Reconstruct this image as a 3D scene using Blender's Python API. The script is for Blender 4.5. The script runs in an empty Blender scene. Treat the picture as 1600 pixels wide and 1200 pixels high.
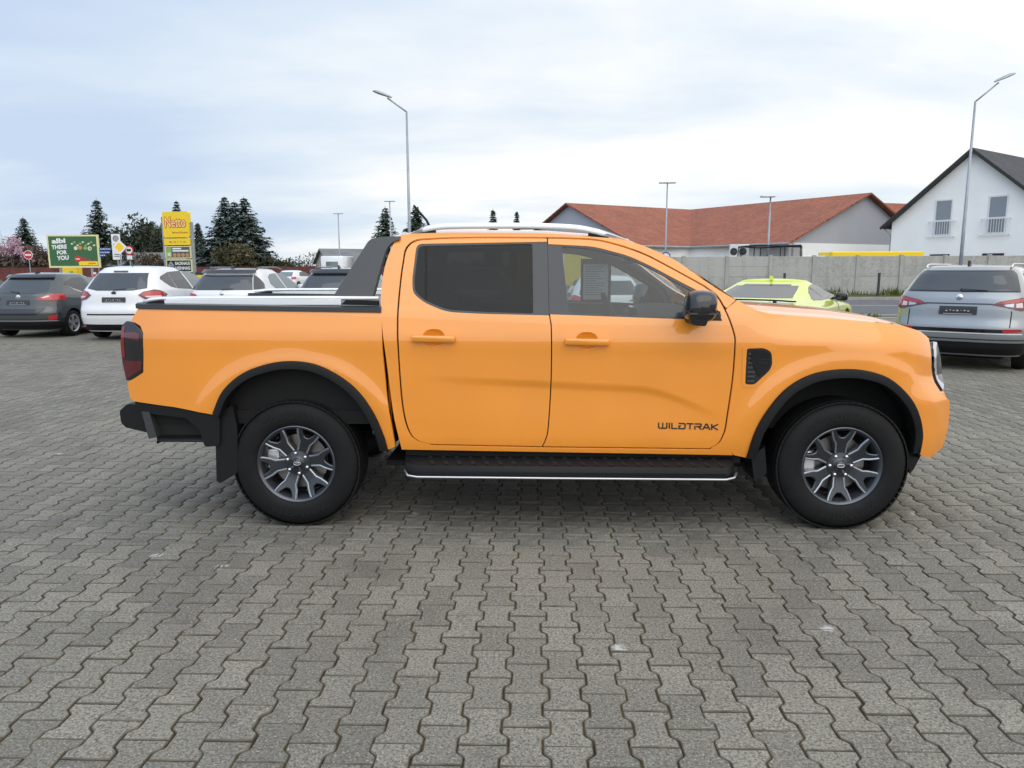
import bpy, bmesh, math, random
import numpy as np
from mathutils import Vector, Matrix
from mathutils.geometry import delaunay_2d_cdt
R = math.radians
SC = bpy.context.scene
COL = SC.collection
random.seed(7); RNG = np.random.default_rng(7)

# ------------------------------------------------------------------ camera
cam_d = bpy.data.cameras.new('camera'); cam = bpy.data.objects.new('camera', cam_d); COL.objects.link(cam)
cam_d.sensor_width = 36.0; cam_d.lens = 25.72; cam_d.clip_start = 0.05; cam_d.clip_end = 5000
cam.matrix_world = Matrix.Translation((0, 0, 1.525)) @ Matrix.Rotation(R(1.65), 4, 'Z') @ Matrix.Rotation(R(90 - 8.95), 4, 'X') @ Matrix.Rotation(R(-0.2), 4, 'Z')
SC.camera = cam
# ------------------------------------------------------------------ sky, sun, exposure
SUN_EL, SUN_AZ = R(52), R(172)            # azimuth clockwise from +Y (away from the camera)
sd = Vector((math.sin(SUN_AZ) * math.cos(SUN_EL), math.cos(SUN_AZ) * math.cos(SUN_EL), math.sin(SUN_EL)))
world = bpy.data.worlds.new('World'); SC.world = world; world.use_nodes = True
nt = world.node_tree; N = nt.nodes; Lk = nt.links
for n in list(N): N.remove(n)
def wn(t, **k):
    n = N.new(t)
    for a, b in k.items(): setattr(n, a, b)
    return n
def wmath(op, a, b=None, clamp=False):
    n = wn('ShaderNodeMath', operation=op, use_clamp=clamp)
    for i, v in enumerate((a, b)):
        if v is None: continue
        if isinstance(v, (int, float)): n.inputs[i].default_value = v
        else: Lk.new(v, n.inputs[i])
    return n.outputs[0]
out = wn('ShaderNodeOutputWorld'); bg = wn('ShaderNodeBackground'); bg.inputs['Strength'].default_value = 0.1
sky = wn('ShaderNodeTexSky', sky_type='NISHITA', sun_disc=False, sun_elevation=SUN_EL, sun_rotation=SUN_AZ)
tc = wn('ShaderNodeTexCoord'); sep = wn('ShaderNodeSeparateXYZ'); Lk.new(tc.outputs['Generated'], sep.inputs[0])
zz = wmath('ADD', wmath('MAXIMUM', sep.outputs[2], 0.0), 0.13)
comb = wn('ShaderNodeCombineXYZ'); Lk.new(wmath('DIVIDE', sep.outputs[0], zz), comb.inputs[0]); Lk.new(wmath('DIVIDE', sep.outputs[1], zz), comb.inputs[1])
def wnoise(scale, detail, rough, off):
    m = wn('ShaderNodeMapping'); m.inputs['Location'].default_value = off; m.inputs['Scale'].default_value = (0.75, 1.15, 1); Lk.new(comb.outputs[0], m.inputs[0])
    n = wn('ShaderNodeTexNoise'); n.inputs['Scale'].default_value = scale; n.inputs['Detail'].default_value = detail; n.inputs['Roughness'].default_value = rough; n.inputs['Distortion'].default_value = 0.25
    Lk.new(m.outputs[0], n.inputs['Vector']); return n.outputs['Fac']
n1 = wnoise(0.50, 5, 0.50, (3.1, 1.7, 0)); n2 = wnoise(1.7, 8, 0.6, (7.7, 2.2, 0))
dens = wmath('ADD', wmath('MULTIPLY', n1, 0.84), wmath('MULTIPLY', n2, 0.16))
# the sun stands behind the cloud deck: cloud there is thinner and brighter
dot = wn('ShaderNodeVectorMath', operation='DOT_PRODUCT'); Lk.new(tc.outputs['Generated'], dot.inputs[0]); dot.inputs[1].default_value = sd
glow = wmath('POWER', wmath('ADD', wmath('MULTIPLY', dot.outputs['Value'], 0.5), 0.5), 1.5)
# towards the horizon one looks through more cloud and air: paler
hz = wmath('POWER', wmath('SUBTRACT', 1.0, wmath('MAXIMUM', sep.outputs[2], 0.0), True), 9.0)
fac = wmath('ADD', wmath('ADD', dens, wmath('MULTIPLY', hz, 0.11)), wmath('ADD', wmath('MULTIPLY', glow, 0.05), wmath('MULTIPLY', sep.outputs[0], 0.25)))
ramp = wn('ShaderNodeValToRGB'); Lk.new(fac, ramp.inputs[0])
e = ramp.color_ramp.elements; e[0].position = 0.36; e[0].color = (0.56, 0.68, 0.86, 1); e[1].position = 0.64; e[1].color = (1.02, 1.02, 1.0, 1)
em = e.new(0.50); em.color = (0.73, 0.82, 0.92, 1)
scl = wn('ShaderNodeVectorMath', operation='SCALE'); Lk.new(ramp.outputs[0], scl.inputs[0]); Lk.new(wmath('ADD', wmath('MULTIPLY', wmath('POWER', glow, 1.6), 7.5), 8.9), scl.inputs['Scale'])
mix = wn('ShaderNodeMix', data_type='RGBA'); mix.inputs['Factor'].default_value = 0.93
Lk.new(sky.outputs[0], mix.inputs[6]); Lk.new(scl.outputs[0], mix.inputs[7])
Lk.new(mix.outputs[2], bg.inputs['Color']); Lk.new(bg.outputs[0], out.inputs[0])
sun_d = bpy.data.lights.new('sun', 'SUN'); sun_d.energy = 0.5; sun_d.angle = R(60); sun_d.color = (1.0, 0.965, 0.91)
sun = bpy.data.objects.new('sun', sun_d); COL.objects.link(sun); sun.rotation_euler = (-sd).to_track_quat('-Z', 'Y').to_euler()
sun.location = (0, 0, 50)
vs = SC.view_settings; vs.view_transform = 'Standard'; vs.look = 'None'; vs.exposure = 0.20; vs.gamma = 1.0; vs.use_curve_mapping = False
SC.cycles.max_bounces = 8; SC.cycles.transparent_max_bounces = 16

# ------------------------------------------------------------------ materials
def newmat(name):
    m = bpy.data.materials.new(name); m.use_nodes = True
    return m, m.node_tree.nodes, m.node_tree.links, m.node_tree.nodes['Principled BSDF']
def pmat(name, col, rough=0.5, metal=0.0, coat=0.0, spec=0.5, noise=0.0, nscale=20.0, bump=0.0, bscale=200.0, emit=0):
    m, n, l, b = newmat(name)
    b.inputs['Base Color'].default_value = (*col, 1); b.inputs['Roughness'].default_value = rough; b.inputs['Metallic'].default_value = metal
    b.inputs['Coat Weight'].default_value = coat; b.inputs['Coat Roughness'].default_value = 0.03; b.inputs['Specular IOR Level'].default_value = spec
    if noise > 0:
        g = n.new('ShaderNodeNewGeometry'); t = n.new('ShaderNodeTexNoise'); t.inputs['Scale'].default_value = nscale; t.inputs['Detail'].default_value = 5
        l.new(g.outputs['Position'], t.inputs['Vector'])
        r = n.new('ShaderNodeValToRGB'); e = r.color_ramp.elements; e[0].position = 0.25; e[1].position = 0.75
        e[0].color = (*[c * (1 - noise) for c in col], 1); e[1].color = (*[min(1, c * (1 + noise)) for c in col], 1)
        l.new(t.outputs['Fac'], r.inputs[0]); l.new(r.outputs[0], b.inputs['Base Color'])
    if bump > 0:
        g = n.new('ShaderNodeTexCoord'); t = n.new('ShaderNodeTexNoise'); t.inputs['Scale'].default_value = bscale; t.inputs['Detail'].default_value = 3
        l.new(g.outputs['Object'], t.inputs['Vector'])
        bp = n.new('ShaderNodeBump'); bp.inputs['Strength'].default_value = bump; bp.inputs['Distance'].default_value = 0.004
        l.new(t.outputs['Fac'], bp.inputs['Height']); l.new(bp.outputs[0], b.inputs['Normal'])
    return m
def glassmat(name, tint, refl=(1, 1, 1), rough=0.0, ior=1.5, haze=0.06):
    m, n, l, b = newmat(name); n.remove(b)
    o = n['Material Output']; t = n.new('ShaderNodeBsdfTransparent'); t.inputs[0].default_value = (*tint, 1)
    g = n.new('ShaderNodeBsdfGlossy'); g.inputs['Color'].default_value = (*refl, 1); g.inputs['Roughness'].default_value = rough
    f = n.new('ShaderNodeFresnel'); f.inputs['IOR'].default_value = ior; mx = n.new('ShaderNodeMixShader')
    df = n.new('ShaderNodeBsdfDiffuse'); df.inputs['Color'].default_value = (0.55, 0.57, 0.58, 1); m2 = n.new('ShaderNodeMixShader'); m2.inputs[0].default_value = haze  # grey diffuse share paints a reflected haze into the pane, as a dusty film
    l.new(t.outputs[0], m2.inputs[1]); l.new(df.outputs[0], m2.inputs[2])
    l.new(f.outputs[0], mx.inputs[0]); l.new(m2.outputs[0], mx.inputs[1]); l.new(g.outputs[0], mx.inputs[2]); l.new(mx.outputs[0], o.inputs[0])
    return m
def paint(name, col, flake=0.0, rough=0.35, metal=0.0):
    m, n, l, b = newmat(name)
    b.inputs['Base Color'].default_value = (*col, 1); b.inputs['Roughness'].default_value = rough; b.inputs['Metallic'].default_value = metal
    b.inputs['Coat Weight'].default_value = 1.0; b.inputs['Coat Roughness'].default_value = 0.02; b.inputs['Coat IOR'].default_value = 1.62
    t = n.new('ShaderNodeTexCoord'); v = n.new('ShaderNodeTexNoise'); v.inputs['Scale'].default_value = 3.0; v.inputs['Detail'].default_value = 4
    l.new(t.outputs['Object'], v.inputs['Vector'])
    r = n.new('ShaderNodeValToRGB'); e = r.color_ramp.elements; e[0].position = 0.3; e[1].position = 0.7
    e[0].color = (*[c * 0.965 for c in col], 1); e[1].color = (*[min(1, c * 1.03) for c in col], 1)
    l.new(v.outputs['Fac'], r.inputs[0]); l.new(r.outputs[0], b.inputs['Base Color'])
    # thin dust film makes the gloss uneven
    d = n.new('ShaderNodeTexNoise'); d.inputs['Scale'].default_value = 9.0; d.inputs['Detail'].default_value = 6; l.new(t.outputs['Object'], d.inputs['Vector'])
    q = n.new('ShaderNodeMapRange'); q.inputs['To Min'].default_value = 0.004; q.inputs['To Max'].default_value = 0.03; l.new(d.outputs['Fac'], q.inputs[0]); l.new(q.outputs[0], b.inputs['Coat Roughness'])
    return m
M = {}
M['orange'] = paint('orange_paint', (0.85, 0.288, 0.015), rough=0.45, metal=0.0)
M['black_gloss'] = pmat('black_gloss', (0.012, 0.012, 0.014), 0.12, coat=0.6)
M['plastic'] = pmat('black_plastic', (0.0070, 0.0074, 0.0086), 0.55, spec=0.28, bump=0.15, bscale=350)
M['plastic_grey'] = pmat('dark_grey_plastic', (0.042, 0.045, 0.050), 0.34, bump=0.08, bscale=300)
M['gap'] = pmat('shut_line_black', (0.006, 0.006, 0.006), 0.8)
M['under'] = pmat('underbody_black', (0.004, 0.004, 0.004), 0.85, noise=0.4, nscale=8)
M['rubber'] = pmat('tyre_rubber', (0.0080, 0.0080, 0.0086), 0.66, spec=0.25, noise=0.25, nscale=14, bump=0.12, bscale=90)
M['alloy'] = pmat('anthracite_alloy', (0.055, 0.062, 0.072), 0.30, metal=0.75, coat=0.4)
M['alloy_edge'] = pmat('bright_alloy_edge', (0.36, 0.39, 0.44), 0.34, metal=0.85)
M['alloy_mid'] = pmat('satin_grey_alloy', (0.11, 0.12, 0.135), 0.32, metal=0.8)
M['alloy_silver'] = pmat('silver_alloy', (0.55, 0.56, 0.58), 0.32, metal=0.7)
M['chrome'] = pmat('chrome', (0.75, 0.75, 0.77), 0.12, metal=1.0)
M['alu'] = pmat('brushed_aluminium', (0.86, 0.87, 0.89), 0.38, metal=0.6)
M['alu_grey'] = pmat('satin_aluminium', (0.62, 0.63, 0.65), 0.34, metal=0.85)
M['edge_red'] = pmat('deep_red_lens', (0.20, 0.010, 0.014), 0.1, coat=1.0)
M['steel'] = pmat('brake_steel', (0.28, 0.27, 0.26), 0.4, metal=0.9, noise=0.2, nscale=40)
M['glass'] = glassmat('clear_tinted_glass', (0.64, 0.69, 0.69), haze=0.035)
M['glass_dark'] = glassmat('privacy_glass', (0.10, 0.105, 0.11), ior=1.33, haze=0.006)
M['interior'] = pmat('interior_black', (0.025, 0.025, 0.027), 0.7, bump=0.1)
M['interior_grey'] = pmat('interior_grey', (0.20, 0.20, 0.205), 0.8)
M['tyre_letter'] = pmat('tyre_lettering', (0.0125, 0.0125, 0.013), 0.62, spec=0.25)
M['headliner'] = pmat('headliner_grey', (0.30, 0.30, 0.30), 0.9)
M['red_lens'] = pmat('red_lens', (0.42, 0.012, 0.018), 0.10, coat=1.0)
M['dark_red_lens'] = pmat('smoked_red_lens', (0.10, 0.006, 0.010), 0.08, coat=1.0)
M['clear_lens'] = pmat('clear_lens', (0.45, 0.47, 0.54), 0.08, metal=0.3, coat=1.0)
M['white_lens'] = pmat('frosted_lens', (0.70, 0.55, 0.55), 0.15, coat=1.0)
M['paper'] = pmat('paper', (0.70, 0.76, 0.80), 0.8)
_n = M['paper'].node_tree; _t = _n.nodes.new('ShaderNodeBsdfTranslucent'); _t.inputs[0].default_value = (0.75, 0.80, 0.84, 1); _m = _n.nodes.new('ShaderNodeMixShader'); _m.inputs[0].default_value = 0.55
_n.links.new(_n.nodes['Principled BSDF'].outputs[0], _m.inputs[1]); _n.links.new(_t.outputs[0], _m.inputs[2]); _n.links.new(_m.outputs[0], _n.nodes['Material Output'].inputs[0])
M['paper_print'] = pmat('paper_print', (0.28, 0.31, 0.34), 0.8)
M['carglass'] = pmat('car_window_glass', (0.030, 0.036, 0.042), 0.04, coat=0.0, spec=0.9)
M['carglass_light'] = pmat('car_window_light_glass', (0.15, 0.18, 0.19), 0.05, spec=0.9)
M['plate'] = pmat('black_plate', (0.03, 0.03, 0.032), 0.35)
M['white_paint'] = paint('white_car_paint', (0.74, 0.75, 0.78))
M['grey_paint'] = paint('magnetic_grey_paint', (0.042, 0.047, 0.052), rough=0.3, metal=0.4)
M['black_paint'] = paint('black_car_paint', (0.012, 0.013, 0.016))
M['silver_paint'] = paint('steel_grey_paint', (0.27, 0.29, 0.31), rough=0.32, metal=0.5)
M['lime_paint'] = paint('lime_yellow_paint', (0.62, 0.70, 0.055))
M['galv'] = pmat('galvanised_steel', (0.33, 0.36, 0.39), 0.5, metal=0.5, noise=0.15, nscale=3)
M['galv_dark'] = pmat('dark_post', (0.03, 0.035, 0.04), 0.5)
M['bark'] = pmat('bark', (0.075, 0.055, 0.042), 0.9, noise=0.4, nscale=4)
M['twig'] = pmat('winter_twigs', (0.115, 0.088, 0.068), 0.9, noise=0.3, nscale=2)
M['white_sign'] = pmat('sign_white', (0.78, 0.79, 0.80), 0.4)
M['black_print'] = pmat('print_black', (0.012, 0.012, 0.014), 0.5)
M['sign_red'] = pmat('sign_red', (0.55, 0.02, 0.025), 0.4)
M['sign_yellow'] = pmat('sign_yellow', (0.90, 0.62, 0.015), 0.35)
M['sign_blue'] = pmat('sign_blue', (0.02, 0.06, 0.28), 0.4)

# ------------------------------------------------------------------ object helpers
def link(o, parent=None):
    COL.objects.link(o)
    if parent is not None: o.parent = parent
    return o
def tag(o, label=None, cat=None, group=None, kind=None):
    if label: o['label'] = label
    if cat: o['category'] = cat
    if group: o['group'] = group
    if kind: o['kind'] = kind
    return o
def empty(name, loc, rz=0.0, label=None, cat=None, group=None):
    o = bpy.data.objects.new(name, None); link(o); o.location = loc; o.rotation_euler = (0, 0, rz); o.empty_display_size = 0.2
    return tag(o, label, cat, group)
def mesh_obj(name, V, F, mat, parent=None, smooth=False, sharp=None, normals=None):
    me = bpy.data.meshes.new(name); me.from_pydata([tuple(v) for v in V], [], F); me.update()
    mats = mat if isinstance(mat, list) else [mat]
    for m in mats: me.materials.append(m)
    if smooth or normals is not None or sharp is not None:
        me.polygons.foreach_set('use_smooth', [True] * len(me.polygons))
    if sharp is not None: me.set_sharp_from_angle(angle=R(sharp))
    if normals is not None: me.normals_split_custom_set_from_vertices([tuple(n) for n in normals])
    o = bpy.data.objects.new(name, me); return link(o, parent)
class MB:
    """collects simple solids into one mesh"""
    def __init__(s): s.V = []; s.F = []; s.mi = []; s.cur = 0
    def add(s, V, F):
        k = len(s.V); s.V += [tuple(v) for v in V]; s.F += [tuple(i + k for i in f) for f in F]; s.mi += [s.cur] * len(F); return s
    def box(s, a, b, rot=None, piv=None, bev=0.0):
        x0, y0, z0 = a; x1, y1, z1 = b
        if bev > 0:
            V = []; F = []
            c = [(x0, x1), (y0, y1), (z0, z1)]; e = bev
            bm = bmesh.new(); bmesh.ops.create_cube(bm, size=1.0)
            for v in bm.verts: v.co = Vector(((x0 + x1) / 2 + v.co.x * (x1 - x0), (y0 + y1) / 2 + v.co.y * (y1 - y0), (z0 + z1) / 2 + v.co.z * (z1 - z0)))
            bmesh.ops.bevel(bm, geom=bm.edges[:], offset=e, segments=2, affect='EDGES', profile=0.5)
            bm.verts.index_update(); V = [v.co.copy() for v in bm.verts]; F = [tuple(v.index for v in f.verts) for f in bm.faces]; bm.free()
        else:
            V = [Vector(p) for p in ((x0, y0, z0), (x1, y0, z0), (x1, y1, z0), (x0, y1, z0), (x0, y0, z1), (x1, y0, z1), (x1, y1, z1), (x0, y1, z1))]
            F = [(0, 3, 2, 1), (4, 5, 6, 7), (0, 1, 5, 4), (1, 2, 6, 5), (2, 3, 7, 6), (3, 0, 4, 7)]
        if rot is not None:
            p = Vector(piv) if piv else Vector(((x0 + x1) / 2, (y0 + y1) / 2, (z0 + z1) / 2)); V = [p + rot @ (v - p) for v in V]
        return s.add(V, F)
    def tube(s, pts, rad, n=8, caps=True):
        pts = [Vector(p) for p in pts]; m = len(pts); rad = rad if isinstance(rad, (list, tuple)) else [rad] * m
        V = []; up = None
        for i, p in enumerate(pts):
            t = (pts[min(i + 1, m - 1)] - pts[max(i - 1, 0)]).normalized()
            if up is None: up = t.orthogonal().normalized()
            up = (up - t * up.dot(t)).normalized(); w = t.cross(up)
            for k in range(n):
                a = 2 * math.pi * k / n; V.append(p + rad[i] * (math.cos(a) * up + math.sin(a) * w))
        F = [(i * n + k, i * n + (k + 1) % n, (i + 1) * n + (k + 1) % n, (i + 1) * n + k) for i in range(m - 1) for k in range(n)]
        if caps: F += [tuple(range(n - 1, -1, -1)), tuple((m - 1) * n + k for k in range(n))]
        return s.add(V, F)
    def lathe(s, prof, axis='Y', n=48, c=(0, 0, 0)):
        """prof: (r, h) pairs, revolved about axis through c"""
        V = []; c = Vector(c)
        for (r, hh) in prof:
            for k in range(n):
                a = 2 * math.pi * k / n; q, w = r * math.cos(a), r * math.sin(a)
                V.append(c + Vector({'Y': (q, hh, w), 'Z': (q, w, hh), 'X': (hh, q, w)}[axis]))
        m = len(prof)
        F = [(i * n + k, (i + 1) * n + k, (i + 1) * n + (k + 1) % n, i * n + (k + 1) % n) for i in range(m - 1) for k in range(n)]
        return s.add(V, F)
    def prism(s, poly, f0, f1):
        """poly 2D list; f0,f1 map (u,v)->3D for the two end faces"""
        n = len(poly); V = [f0(*p) for p in poly] + [f1(*p) for p in poly]
        return s.add(V, [tuple(range(n - 1, -1, -1)), tuple(range(n, 2 * n))] + [(i, (i + 1) % n, n + (i + 1) % n, n + i) for i in range(n)])
    def build(s, name, mat, parent=None, smooth=False, sharp=None):
        o = mesh_obj(name, s.V, s.F, mat, parent, smooth, sharp)
        if any(s.mi): o.data.polygons.foreach_set('material_index', s.mi)
        bm = bmesh.new(); bm.from_mesh(o.data); bmesh.ops.recalc_face_normals(bm, faces=bm.faces[:]); bm.to_mesh(o.data); bm.free()
        if sharp is not None: o.data.set_sharp_from_angle(angle=R(sharp))
        return o
def copy_tree(o, parent=None):
    c = o.copy(); COL.objects.link(c); c.parent = parent
    for ch in list(o.children): copy_tree(ch, c)
    return c

def spline(pts, sub=8, closed=False):
    """Catmull-Rom through 2D/3D points"""
    P = [np.array(p, float) for p in pts]; n = len(P); o = []
    for i in range(n if closed else n - 1):
        p1, p2 = P[i], P[(i + 1) % n]
        p0 = P[i - 1] if (closed or i > 0) else 2 * p1 - p2; p3 = P[(i + 2) % n] if (closed or i + 2 < n) else 2 * p2 - p1
        for k in range(sub):
            t = k / sub; o.append(0.5 * (2 * p1 + (p2 - p0) * t + (2 * p0 - 5 * p1 + 4 * p2 - p3) * t * t + (3 * p1 - p0 - 3 * p2 + p3) * t ** 3))
    if not closed: o.append(P[-1])
    return [tuple(q) for q in o]
def rounded(poly, r, seg=5):
    """round the corners of a 2D polygon; r scalar or per-corner list"""
    n = len(poly); o = []
    for i in range(n):
        p = np.array(poly[i], float); a = np.array(poly[i - 1], float) - p; b = np.array(poly[(i + 1) % n], float) - p
        ri = r[i] if isinstance(r, (list, tuple)) else r; la, lb = np.linalg.norm(a), np.linalg.norm(b); q = min(ri, la * .49, lb * .49)
        if q < 1e-5: o.append(tuple(p)); continue
        A = p + a / la * q; B = p + b / lb * q
        for k in range(seg + 1):
            t = k / seg; o.append(tuple((1 - t) ** 2 * A + 2 * t * (1 - t) * p + t * t * B))
    return o
def inside(poly, X, Y):
    res = np.zeros(X.shape, bool); n = len(poly)
    for i in range(n):
        x0, y0 = poly[i]; x1, y1 = poly[(i + 1) % n]
        if y0 == y1: continue
        c = (y0 > Y) != (y1 > Y); res ^= c & (X < (x1 - x0) * (Y - y0) / (y1 - y0) + x0)
    return res
def bdist(poly, X, Y):
    d = np.full(X.shape, 1e9)
    for i in range(len(poly)):
        x0, y0 = poly[i]; x1, y1 = poly[(i + 1) % len(poly)]; dx, dy = x1 - x0, y1 - y0; L2 = dx * dx + dy * dy + 1e-12
        t = np.clip(((X - x0) * dx + (Y - y0) * dy) / L2, 0, 1); d = np.minimum(d, np.hypot(X - x0 - t * dx, Y - y0 - t * dy))
    return d
def densify(poly, step):
    o = []
    for i in range(len(poly)):
        a = np.array(poly[i], float); b = np.array(poly[(i + 1) % len(poly)], float); L = np.linalg.norm(b - a)
        if L < 1e-6: continue
        k = max(1, int(math.ceil(L / step)))
        for j in range(k): o.append(tuple(a + (b - a) * j / k))
    return o
def inset(poly, d):
    """shrink a polygon by d (works for either winding)"""
    A = sum(poly[i - 1][0] * poly[i][1] - poly[i][0] * poly[i - 1][1] for i in range(len(poly))); s = 1 if A > 0 else -1; n = len(poly); o = []
    for i in range(n):
        p = np.array(poly[i]); a = p - np.array(poly[i - 1]); b = np.array(poly[(i + 1) % n]) - p
        na = np.array((-a[1], a[0])) / (np.linalg.norm(a) + 1e-9); nb = np.array((-b[1], b[0])) / (np.linalg.norm(b) + 1e-9)
        m = na + nb; m /= (np.linalg.norm(m) + 1e-9); c = max(0.5, float(m @ na)); o.append(tuple(p + s * m * d / c))
    return o
def patch(name, poly, S, mat, parent, step=0.03, depth=0.012, off=0.0, lip=0.0):
    """a panel: 2D outline filled with a fine mesh, laid on the surface S(u,v) (analytic normals), with returned edges of 'depth'"""
    holes = []
    if isinstance(poly, tuple): holes = [densify(h_, step) for h_ in poly[1]]; poly = poly[0]
    B = densify(poly, step); us = [p[0] for p in B]; vs_ = [p[1] for p in B]
    gx, gy = np.meshgrid(np.arange(min(us), max(us), step), np.arange(min(vs_), max(vs_), step * 0.9)); gx = gx + (np.arange(gx.shape[0]) % 2)[:, None] * step * 0.5
    gx = gx.ravel(); gy = gy.ravel(); ok = inside(B, gx, gy) & (bdist(B, gx, gy) > step * 0.45)
    for hl in holes: ok &= ~inside(hl, gx, gy) & (bdist(hl, gx, gy) > step * 0.45)
    pts = []; ed = []
    for lp in [B] + holes: k = len(pts); nb = len(lp); pts += [Vector(p) for p in lp]; ed += [(k + i, k + (i + 1) % nb) for i in range(nb)]
    pts += [Vector((a, b)) for a, b in zip(gx[ok], gy[ok])]
    r = delaunay_2d_cdt(pts, ed, [], 0, 1e-6)
    P2 = r[0]; cx_ = np.array([sum(P2[i].x for i in f) / len(f) for f in r[2]]); cy_ = np.array([sum(P2[i].y for i in f) / len(f) for f in r[2]])
    kp = inside(B, cx_, cy_)
    for hl in holes: kp &= ~inside(hl, cx_, cy_)
    FC = [f for f, k in zip(r[2], kp) if k]; h = 1e-3; sg = getattr(S, 'sgn', 1)
    def nrm(u, v):
        du = Vector(S(u + h, v)) - Vector(S(u - h, v)); dv = Vector(S(u, v + h)) - Vector(S(u, v - h)); n = du.cross(dv) * sg
        return n.normalized() if n.length > 1e-12 else Vector((0, -1, 0))
    V = []; NN = []
    for q in P2: n = nrm(q.x, q.y); V.append(Vector(S(q.x, q.y)) + n * off); NN.append(n)
    F = []
    for f in FC:
        a, b, c = (V[i] for i in f[:3]); t = (b - a).cross(c - a)
        F.append(tuple(f) if t.dot(NN[f[0]]) > 0 else tuple(reversed(f)))
    # boundary edges -> returns
    cnt = {}
    for f in F:
        for i in range(len(f)): e = (f[i], f[(i + 1) % len(f)]); k = (min(e), max(e)); cnt.setdefault(k, []).append(e)
    if depth > 0:
        top = {}; bot = {}; fo = {}
        for k, es in cnt.items():
            if len(es) != 1: continue
            a, b = es[0]
            d = (V[b] - V[a]); o_ = d.cross(NN[a])
            if o_.length > 1e-12: o_.normalize()
            for q in (a, b): fo.setdefault(q, Vector()); fo[q] += o_
        for q, o_ in fo.items():
            o_.normalize(); m = (o_ + NN[q]).normalized()
            top[q] = len(V); V.append(V[q].copy()); NN.append(m)
            bot[q] = len(V); V.append(V[q] - NN[q] * depth + o_ * lip); NN.append(o_.copy())
        for k, es in cnt.items():
            if len(es) == 1: a, b = es[0]; F.append((top[b], top[a], bot[a], bot[b]))
    return mesh_obj(name, V, F, mat, parent, normals=NN)
def text_mesh(txt, size=1.0, bold=0.0, sx=1.0, shear=0.0):
    """returns (verts2D, faces) of a line of text, left aligned at 0"""
    cu = bpy.data.curves.new('t', 'FONT'); cu.body = txt; cu.size = size; cu.offset = bold; cu.shear = shear; cu.resolution_u = 3
    o = bpy.data.objects.new('t', cu); COL.objects.link(o); dg = bpy.context.evaluated_depsgraph_get(); dg.update()
    me = bpy.data.meshes.new_from_object(o.evaluated_get(dg)); V = [(v.co.x * sx, v.co.y) for v in me.vertices]; F = [tuple(p.vertices) for p in me.polygons]
    bpy.data.objects.remove(o); bpy.data.curves.remove(cu); bpy.data.meshes.remove(me); return V, F
def text_on(name, txt, f, width, mat, parent, bold=0.0, height=None, align='L', shear=0.0):
    """text scaled to width (and height), mapped by f(u,v)->3D with u right, v up, in metres"""
    V, F = text_mesh(txt, 1.0, bold, 1.0, shear); x0 = min(v[0] for v in V); x1 = max(v[0] for v in V); y0 = min(v[1] for v in V); y1 = max(v[1] for v in V)
    s = width / (x1 - x0); sy = s if height is None else height / (y1 - y0)
    return mesh_obj(name, [f((v[0] - x0) * s, (v[1] - y0) * sy) for v in V], F, mat, parent)
# ================================================================== GROUND
def ground_mat(name, c1, c2, scale, rough=0.9, c3=None):
    m, n, l, b = newmat(name); g = n.new('ShaderNodeNewGeometry'); b.inputs['Roughness'].default_value = rough
    t = n.new('ShaderNodeTexNoise'); t.inputs['Scale'].default_value = scale; t.inputs['Detail'].default_value = 8; l.new(g.outputs['Position'], t.inputs['Vector'])
    r = n.new('ShaderNodeValToRGB'); e = r.color_ramp.elements; e[0].position = .3; e[1].position = .7; e[0].color = (*c1, 1); e[1].color = (*c2, 1)
    l.new(t.outputs['Fac'], r.inputs[0]); l.new(r.outputs[0], b.inputs['Base Color']); return m
M['grass'] = ground_mat('winter_grass', (0.045, 0.055, 0.018), (0.12, 0.11, 0.05), 1.5)
M['asphalt'] = ground_mat('asphalt', (0.075, 0.078, 0.085), (0.115, 0.118, 0.125), 2.0, 0.8)
M['footpath'] = ground_mat('footpath_concrete', (0.22, 0.21, 0.20), (0.30, 0.29, 0.27), 1.0)
M['road_paint'] = pmat('road_paint', (0.62, 0.63, 0.64), 0.7, noise=0.2, nscale=6)
M['kerb'] = pmat('kerb_concrete', (0.30, 0.29, 0.27), 0.85, noise=0.2, nscale=3)
M['joint'] = ground_mat('mossy_joint_sand', (0.030, 0.022, 0.013), (0.125, 0.082, 0.028), 7.0, 1.0)

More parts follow.
